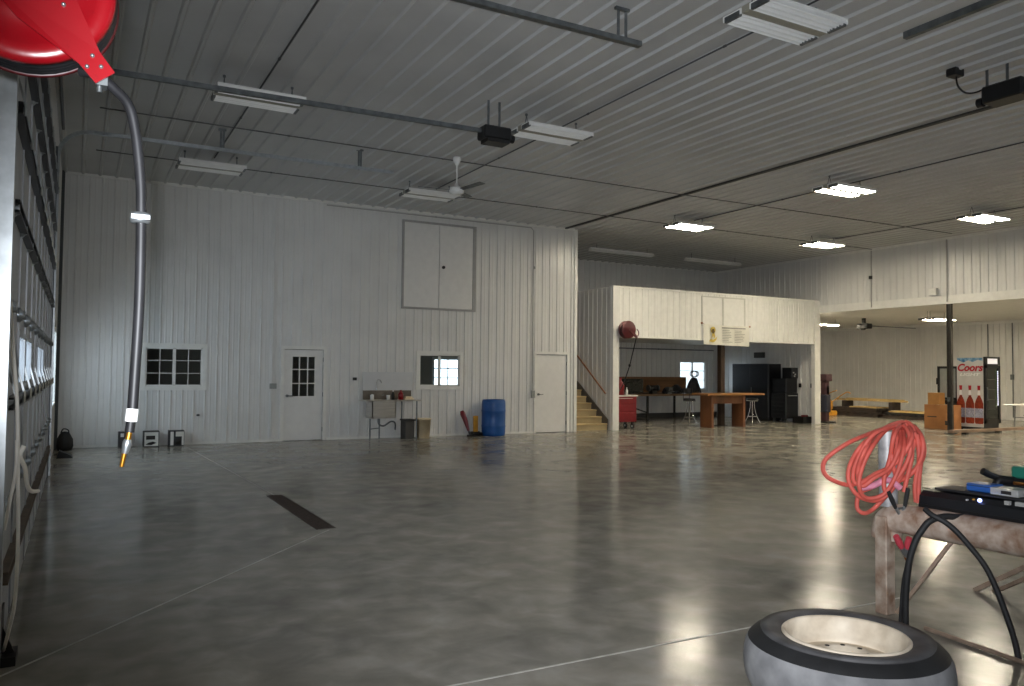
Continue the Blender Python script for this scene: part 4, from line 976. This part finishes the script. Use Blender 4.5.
for x in (23.52, 23.9):
    MB().box((x - .02, 14.86, 0), (x + .02, 15.03, .08)).build('leg', M['black'], ks)
MB().box((23.9, 15.42, 0), (23.96, 15.48, .78)).build('leg', M['black'], ks)
fb_ = thing('framed_board', 'black framed pale board standing on the black stand behind the post', 'board', (23.8, 15.0, .88))
fr = MB(); X0 = 23.8; y0, y1, z0, z1 = 14.84, 15.5, .88, 1.92
fr.box((X0, y0, z0), (X0 + .05, y0 + .07, z1)).box((X0, y1 - .07, z0), (X0 + .05, y1, z1)).box((X0, y0, z0), (X0 + .05, y1, z0 + .07)).box((X0, y0, z1 - .07), (X0 + .05, y1, z1)).build('frame', M['black'], fb_)
MB().box((X0 + .02, y0 + .07, z0 + .07), (X0 + .03, y1 - .07, z1 - .07)).build('panel', M['frost'], fb_)
MB().box((X0, y1, 1.35), (X0 + .03, y1 + .04, 1.55)).build('latch', M['black'], fb_)
# long plank on low blocks in front
pk = thing('steel_beam', 'long brownish plank on low blocks across the floor before the cooler', 'plank', (24.2, 13.6, 0))
MB().box((21.1, 13.32, .05), (28.5, 13.47, .13), .004).build('plank', mat('brown_plank', '7a6657', .6, .1, .2, 5), pk)
pk.name = 'plank'
for x in (21.8, 23.4, 25.2, 27.6): MB().box((x - .06, 13.33, 0), (x + .06, 13.46, .05)).build('block', M['iron'], pk)
# folding table
ft = thing('folding_table', 'white folding table at the right edge beyond the cooler', 'table', (26.5, 14.0, 0))
MB().box((25.3, 13.6, .72), (27.5, 14.35, .765), .012).build('tabletop', M['white'], ft)
for x in (25.75, 27.15):
    for y in (13.72, 14.22): MB().tube([(x, y, .72), (x + (.12 if x > 26.5 else -.12) * .3, y, 0)], .015, 8).build('leg', M['galvd'], ft)
    MB().tube([(x, 13.72, .35), (x, 14.22, .35)], .012, 6).tube([(x, 13.97, .4), (x + (-.35 if x > 26.5 else .35), 13.97, .72)], .01, 6).build('brace', M['galvd'], ft)
# dark upright machine and yellow machine by the corner post
ju = thing('floor_jack', 'dark upright machine standing just right of the loft corner post', 'machine', (22.4, 18.5, 0))
MB().box((22.1, 18.3, 0), (22.55, 18.75, .05), .01).build('base', M['iron'], ju); MB().box((22.16, 18.4, .05), (22.34, 18.6, 1.4), .01).build('column', mat('dark_maroon', '3a1c22', .5, .1, .2), ju)
MB().box((22.12, 18.35, .35), (22.38, 18.65, .95), .03).box((22.2, 18.4, .95), (22.36, 18.6, 1.25), .02).build('body', mat('navy_black', '191c2b', .45, .1, .2), ju); MB().box((22.1, 18.33, 1.4), (22.42, 18.66, 1.64), .02).build('head', mat('dark_maroon', '3a1c22'), ju)
MB().tube([(22.39, 18.5, 1.45), (22.39, 18.5, .9)], .02, 8).build('rod', M['galvd'], ju)
ju.name = 'upright_machine'
ym = thing('compactor', 'yellow low machine beside the dark upright machine', 'machine', (26.0, 21.9, 0))
MB().box((25.8, 21.5, .0), (26.6, 22.3, .2), .04).build('base', M['yellow'], ym); MB().box((25.85, 21.6, .2), (26.5, 22.2, .62), .08).build('engine_cover', M['yellow'], ym)
MB().lathe([(0, 0), (.16, 0), (.18, .05), (.18, .2), (.12, .26), (0, .27)], (26.15, 21.9, .62), n=16).build('engine', M['iron'], ym); MB().tube(cr([(26.3, 21.6, .5), (26.4, 21.2, .8), (26.4, 20.9, .95), (26.4, 20.75, .9)], 5), .02, 8).tube(cr([(26.3, 22.1, .5), (26.4, 21.8, .85), (26.4, 21.4, 1.0)], 5), .02, 8).build('handlebar', M['yellow'], ym)
def pallet(x, y, w, l, label, zz=0.):
    o = thing('pallet', label, 'pallet', (x, y, zz))
    for k in range(3): MB().box((x - w / 2 + k * (w - .1) / 2, y - l / 2, zz), (x - w / 2 + k * (w - .1) / 2 + .1, y + l / 2, zz + .11)).build('bearer', M['dlumber'], o)
    for k in range(9):
        yy = y - l / 2 + k * (l - .1) / 8; MB().box((x - w / 2, yy, zz + .11), (x + w / 2, yy + .1, zz + .135)).build('slat', M['dlumber'], o)
pallet(27.3, 21.0, 1.1, 2.2, 'dark timber pallet on the bay floor, left of the two')
pallet(27.3, 18.6, 1.1, 2.0, 'dark timber pallet on the bay floor, right of the two')
def pile(x, y, z, w, l, h, nx, nz, label, group, material, seedv):
    random.seed(seedv)
    for k in range(nz):
        for i in range(nx):
            bw = w / nx; a = x - w / 2 + i * bw; dy = random.uniform(-.12, .12)
            mb = MB().box((a + .006, y - l / 2 + dy, z + k * h), (a + bw - .006, y + l / 2 + dy, z + (k + 1) * h - .003), .004)
            solo('board', mb, material, label, 'board', group)
pile(27.3, 21.0, .135, 1.0, 2.1, .07, 4, 3, 'dark weathered board stacked on the left pallet', 'dark boards on the left pallet', M['dlumber'], 1)
pile(27.3, 20.5, .345, .8, 1.2, .05, 3, 1, 'pale board on top of the dark stack of the left pallet', 'pale boards on the left pallet', M['lumber'], 2)
pile(27.3, 18.6, .135, 1.0, 1.9, .05, 4, 2, 'black sheet board stacked on the right pallet', 'dark boards on the right pallet', M['blackp'], 3)
pile(27.3, 18.7, .235, .9, 1.6, .06, 3, 1, 'pale board on top of the right pallet', 'pale boards on the right pallet', M['lumber'], 4)
def longpole(a, b, w, h, label):
    solo('timber', MB().bar(a, b, w, h), M['lumber'], label, 'timber')
for y in (21.6, 19.5): solo('timber_block', MB().box((27.05, y - .08, .345 if y > 20 else .295), (27.55, y + .08, .6), .004), M['dlumber'], 'dark timber block propping up the long timbers on the %s pallet' % ('left' if y > 20 else 'right'), 'timber block')
longpole((27.2, 22.0, .64), (27.2, 18.9, .64), .09, .07, 'long pale timber raised over the pallets, front one'); longpole((27.42, 21.7, .655), (27.42, 19.2, .655), .12, .10, 'long pale timber raised over the pallets, rear one')
lump(27.2, 22.5, 0, .35, .75, 'brush_heap', 'brown heap of scrap at the left end of the pallets', 'scrap', M['lumber'])
# opener in the bay
bo = thing('door_opener', 'small black door opener hanging under the bay ceiling', 'door opener', (25.5, 19.4, 3.35))
MB().box((25.35, 19.2, 3.33), (25.65, 19.65, 3.52), .02).build('motor_head', M['black'], bo); MB().box((25.45, 19.4, 3.5), (25.55, 19.5, ZB)).build('hanger', M['iron'], bo)
MB().bar((25.6, 19.42, 3.45), (28.5, 19.42, 3.45), .025, .03).build('rail', M['galvd'], bo)
MB().cyl((25.3, 19.25, 3.32), (25.3, 19.4, 3.32), .05, 10).build('motor', M['iron'], bo)

# ================================================================== FOREGROUND: rusty stand, cord, charger, tyre
XB = 4.89
rs = thing('rusty_stand', 'rusty pale painted steel stand with an upright post at the lower right', 'stand', (XB + .3, 3.0, 0))
MB().box((XB - .06, 3.52, 0), (XB + .035, 3.61, .66), .006).build('leg', M['rust'], rs)
MB().tube([(XB + .05, 3.58, .72), (XB + .04, 3.58, 1.235)], .06, 18).build('upright', mat('chalky_galvanised_pipe', 'b9b8b6', .5, .3, .15, 12, '8f8f90'), rs)
MB().tube(cr([(XB + .05, 3.6, .5), (XB + .05, 3.58, .6), (XB + .05, 3.5, .645), (XB + .05, 3.3, .65), (XB + .05, 2.6, .65), (XB + .05, 1.9, .65), (XB + .05, 1.45, .65)], 4), .098, 20).build('beam', M['rustd'], rs)
MB().box((XB + .1, 1.45, .685), (XB + .85, 3.45, .735), .006).build('table_plate', mat('scaly_table_plate', '54443d', .7, .2, .3, 9, '94857a', bump=.3), rs)
MB().box((XB, 1.5, 0), (XB + .1, 1.6, .6)).build('leg', M['rust'], rs); MB().box((XB + .8, 1.5, 0), (XB + .9, 1.6, .69)).build('leg', M['rust'], rs)
p1 = W(951, 547, 0, XB + .03); p0 = W(897, 617, 0, XB + .0)
MB().bar((p1.x + .02, p1.y, p1.z + .04), (p0.x, p0.y, max(p0.z, .02)), .022, .022).build('diagonal_brace', M['rod'], rs)
MB().tube([W(925, 628, 2, .015), W(1022, 662, 2, .015), W(1090, 686, 2, .015)], .014, 8).build('floor_rail', M['rod'], rs)
for (a, b, r) in (((975, 590), (1040, 560), .016), ((992, 593), (1040, 572), .013)):
    q0 = D(a[0], a[1], 6.0); q1 = D(b[0], b[1], 5.6); MB().bar(q0, q1, r * 2, r * 2).build('angle_rod', M['rod'], rs)

# orange extension cord: loops over the upright
lp = [
 [(900, 424), (880, 430), (850, 442), (828, 457), (823, 468), (829, 478), (848, 485), (862, 481), (888, 470), (904, 450), (910, 430)],
 [(903, 422), (885, 428), (862, 445), (850, 465), (849, 482), (860, 497), (880, 500), (896, 484), (907, 462), (915, 440), (912, 426)],
 [(900, 425), (874, 434), (858, 458), (853, 476), (858, 484), (875, 474), (892, 466), (905, 452), (912, 436), (908, 425)],
 [(898, 426), (886, 430), (872, 447), (862, 468), (859, 486), (866, 498), (884, 494), (897, 473), (904, 447), (903, 430)],
 [(896, 427), (907, 424), (918, 432), (924, 446), (922, 460), (912, 472), (898, 482), (886, 496), (872, 510), (863, 513), (857, 507), (860, 493), (874, 486), (890, 470), (897, 445)],
 [(899, 424), (913, 426), (922, 438), (922, 455), (914, 471), (900, 480), (893, 466), (892, 445), (895, 430)],
 [(902, 425), (909, 434), (910, 452), (904, 468), (893, 484), (886, 492), (884, 480), (890, 458), (894, 436)],
 [(892, 428), (878, 432), (866, 448), (858, 470), (862, 486), (874, 478), (890, 468), (899, 448), (900, 432)],
]
oc = MB()
for i, L_ in enumerate(lp):
    pts = []
    for j, (x, y) in enumerate(L_):
        front = 5.36 - .022 * (i % 4) if y > 432 else 5.46 + .035 * math.sin(i * 1.7 + j)
        pts.append(D(x, y, front + .02 * math.sin(j * 2.1 + i)))
    oc.tube(cr(pts, 6, True), .0148, 8, closed=True)
for L_ in ([(914, 432), (921, 450), (919, 480), (918, 503)], [(910, 433), (912, 455), (907, 478), (904, 492)], [(917, 434), (919, 460), (915, 485), (916, 502)]):
    oc.tube(cr([D(x, y, 5.34) for x, y in L_], 6), .0148, 8)
cordo = thing('extension_cord', 'orange extension cord looped over the upright post of the rusty stand', 'cord', D(900, 425, 5.44))
oc.build('loops', M['orange'], cordo)
oc2 = MB().tube(cr([D(x, y, 5.33) for x, y in ((860, 488), (872, 486), (888, 480), (900, 488))], 6), .022, 8)
oc2.build('tie', M['pink'], cordo)

# jumper clamps
def clamp(px, label, mtl, dep, s=1., flip=False):
    tipx, a, b = px
    T = D(*tipx, dep); A = D(*a, dep - .05); B = D(*b, dep - .05)
    o = thing('battery_clamp', label, 'clamp', T)
    for q in (A, B):
        d = (q - T).normalized(); m_ = T.lerp(q, .45)
        MB().tube([m_, T.lerp(q, .7), q], [.012 * s, .016 * s, .013 * s], 8).build('handle', mtl, o)
    for q, e in ((A, 1), (B, -1)):
        MB().tube([T.lerp(q, .5), T.lerp(q, .25) + (B - A) * .05 * e, T + (B - A) * .02 * e], [.012 * s, .012 * s, .006 * s], 8).build('jaw', M['galv'], o)
    MB().tube([T, T + (T - (A + B) / 2) * .12], [.009 * s, .007 * s], 8).build('jaw_tip', M['copper'], o)
    pv = (T.lerp(A, .42) + T.lerp(B, .42)) / 2; w = (B - A).normalized() * .03
    MB().tube([pv - w, pv + w], .008, 8).build('pivot', M['galvd'], o)
clamp(((902, 522), (888, 491), (908, 488)), 'black handled battery clamp standing open on the end of the rusty beam', M['rubber'], 5.33)
clamp(((906, 557), (896, 536), (909, 538)), 'red battery clamp hanging below the end of the rusty beam', mat('clamp_red', 'c0434f', .5, 0, .1), 5.33, 1.5)

# black charger unit on the table
zt = .737
ch = thing('battery_charger', 'long black charger unit with small lights lying on the rusty stand', 'charger', (XB + .3, 2.7, zt))
y0c, y1c = 1.75, 3.37; xa = XB + .08; xb = XB + .42
prof = [(xa - .0, zt), (xa - .01, zt + .02), (xa + .0, zt + .085), (xa + .04, zt + .115), (xb - .05, zt + .135), (xb, zt + .12), (xb, zt)]
MB().prism([(x, y0c, z) for x, z in prof], (0, y1c - y0c, 0)).build('case', M['blackp'], ch)
MB().box((xa + .07, y0c + .1, zt + .125), (xb - .06, y1c - .06, zt + .14), .004).build('lid', M['rubber'], ch)
MB().box((xa - .012, y0c, zt + .0), (xa - .004, y1c, zt + .03)).build('lower_rail', M['black'], ch)
def onface(px, py): 
    p = W(px, py, 0, xa - .004); return p
for px, py, mt_, w in ((966.5, 500, 'silver', .007), (973, 499.5, 'yellow', .006), (979, 500.5, 'ledb', .012)):
    p = onface(px, py); MB().lathe([(0, -.006), (w * .7, -.004), (w, .004), (w, .012)], p, (1, 0, 0), 12).build('indicator', M[mt_], ch)
for px, py, w in ((1007, 503, .03), (1020, 504.5, .055)):
    p = onface(px, py); MB().box((p.x - .004, p.y - w / 2, p.z - .012), (p.x + .02, p.y + w / 2, p.z + .012)).build('label_plate', M['silver'], ch)
# things on the charger
zt2 = zt + .142
def at(px, dx=0.): return W(px, 495, 0, XB + .25 + dx)
bl = thing('blue_case', 'small blue tin lying on top of the black charger', 'tin', (XB + .27, at(982).y, zt2))
ya, yb2 = at(1001, .05).y, at(975, .05).y
MB().box((XB + .2, ya, zt2), (XB + .34, yb2, zt2 + .05), .008).build('body', M['blue2'], bl); MB().box((XB + .197, ya + .005, zt2 + .034), (XB + .343, yb2 - .005, zt2 + .038)).build('lid_seam', M['ink'], bl)
ya2, yb3 = at(1030, .05).y, at(1000, .05).y
sl = thing('parts_box', 'flat silver box beside the blue tin on the charger', 'box', (XB + .27, ya2, zt2))
MB().box((XB + .17, ya2, zt2), (XB + .32, yb3 - .012, zt2 + .045), .004).build('body', M['silver'], sl); MB().box((XB + .165, ya2 + .04, zt2 + .012), (XB + .17, ya2 + .1, zt2 + .032)).build('label', M['ink'], sl)
zg = zt2 + .047
gun = thing('heat_gun', 'black gun-shaped tool with a green end lying on the silver box', 'tool', D(1004, 482, 5.2))
def G(px, py, dd=5.16): return D(px, py, dd)
MB().tube([G(982.5, 471), G(990, 475), G(998, 478), G(1010, 480), G(1030, 482)], [.024, .022, .02, .026, .03], 10).build('barrel', M['black'], gun)
MB().tube([G(996, 486), G(998, 480), G(1010, 481)], [.03, .032, .03], 8).tube([G(996, 486), G(1035, 489)], [.022, .03], 8).build('grip', M['black'], gun)
gc = G(1023, 472, 5.15); MB().box(gc - Vector((.05, .06, .04)), gc + Vector((.05, .05, .035)), .01).build('end_cap', M['green'], gun)
MB().tube([G(1014, 483, 5.1), G(1024, 484, 5.1)], .012, 8).build('trigger', M['copper'], gun)

# black hose / cable loop
def hoseob(pts, r, label, depf, name='cable'):
    P3 = [D(x, y, depf(i)) for i, (x, y) in enumerate(pts)]
    return solo(name, MB().tube(cr(P3, 7), r, 12), M['rubber'], label, 'cable')
hoseob([(925, 509), (932, 515), (945, 522), (957, 532), (972, 549), (985, 566), (996, 588), (1008, 620), (1015, 642), (1020, 670), (1022, 700)], .017, 'thick black cable arching from under the charger down to the right', lambda i: 4.92 - .045 * i)
hoseob([(985, 512), (962, 517), (944, 516.5), (930, 521), (922, 530), (915, 542), (909, 562), (906, 590), (905.5, 616), (906, 640)], .020, 'thick black cable arching from the beam down behind the tyre', lambda i: 5.02 - .02 * min(i, 3) + .012 * i)
hoseob([(927, 521), (913, 545), (904.5, 575), (901.5, 600), (900, 624)], .010, 'thinner black cable beside the thick one behind the tyre', lambda i: 5.02 + .02 * i)

# tyre lying flat
tx, ty = 3.43, 2.735
ty_ = thing('truck_tyre', 'big worn tyre with cream rim lying flat in the foreground', 'tyre', (tx, ty, 0))
TH = .325; R = .49; RR = .30
rp = [(RR - .015, TH - .05), (RR + .0, TH - .02), (RR + .03, TH - .006), (RR + .07, TH), (RR + .11, TH - .004), (R - .085, TH - .014)]
sh = [(R - .085, TH - .014), (R - .04, TH - .036), (R - .02, TH - .056)]
tr_ = [(R - .02, TH - .056), (R - .006, TH - .085), (R + .002, TH - .13), (R + .004, TH / 2), (R + .002, .13), (R - .006, .085), (R - .02, .056)]
lo = [(R - .02, .056), (R - .065, .022), (RR + .11, .004), (RR + .07, 0), (RR + .03, .006), (RR, .02), (RR - .015, .05)]
cc = (tx, ty, 0)
MB().lathe(rp, cc, n=72).build('sidewall', M['sidewall'], ty_)
MB().lathe(sh, cc, n=72).build('shoulder', mat('shoulder_rubber', '252526', .6, 0, .2, 8), ty_)
MB().lathe(lo, cc, n=72).build('lower_sidewall', M['sidewall'], ty_)
mb = MB(); mb.lathe(tr_, cc, n=96).build('tread', M['tread'], ty_)
rm = MB().lathe([(RR - .012, TH - .055), (RR + .004, TH - .03), (RR + .006, TH - .012), (RR - .004, TH - .004), (RR - .014, TH - .010), (RR - .02, TH - .03), (RR - .03, TH - .05), (RR - .034, TH - .09), (RR - .05, TH - .10), (RR - .055, TH - .16), (RR - .06, .12), (RR - .03, .05), (RR - .01, .012), (RR, .01)], cc, n=64)
rim = rm.build('rim', M['cream'], ty_)
hd_ = MB().lathe([(RR - .05, TH - .13), (.2, TH - .125), (.16, TH - .11), (.13, TH - .10), (.09, TH - .10), (.085, TH - .14), (.0, TH - .14)], cc, n=48).build('wheel_disc', M['cream'], ty_)
for k in range(8):
    a = 2 * PI * k / 8; MB().cyl((tx + .11 * math.cos(a), ty + .11 * math.sin(a), TH - .101), (tx + .11 * math.cos(a), ty + .11 * math.sin(a), TH - .098), .012, 10).build('bolt_hole', M['ink'], hd_)

# ================================================================== LIGHT
w = bpy.data.worlds.new('daylight'); bpy.context.scene.world = w; w.use_nodes = True
bg = w.node_tree.nodes['Background']; bg.inputs['Color'].default_value = (.72, .83, 1.0, 1); bg.inputs['Strength'].default_value = 1.4
def lamp(name, kind, loc, energy, color=(1, 1, 1), **kw):
    l = bpy.data.lights.new(name, kind); l.energy = energy; l.color = color
    for k, v in kw.items(): setattr(l, k, v)
    o = bpy.data.objects.new(name, l); C.objects.link(o); o.location = loc; return o
fl = lamp('camera_flash', 'SPOT', CAM + U3 * .06 - R3 * .03 - F3 * .02, 530, (.9, .94, 1.0), spot_size=math.radians(86), spot_blend=1.0, shadow_soft_size=.02)
fl.rotation_euler = (F3 + U3 * .09 + R3 * .1).to_track_quat('-Z', 'Y').to_euler()

sc = bpy.context.scene
sc.view_settings.view_transform = 'Standard'; sc.view_settings.look = 'None'; sc.view_settings.gamma = 1; sc.view_settings.exposure = 1.85
sc.view_settings.use_curve_mapping = False
sc.cycles.use_denoising = True
sc.cycles.max_bounces = 10; sc.cycles.diffuse_bounces = 5; sc.cycles.sample_clamp_indirect = 6
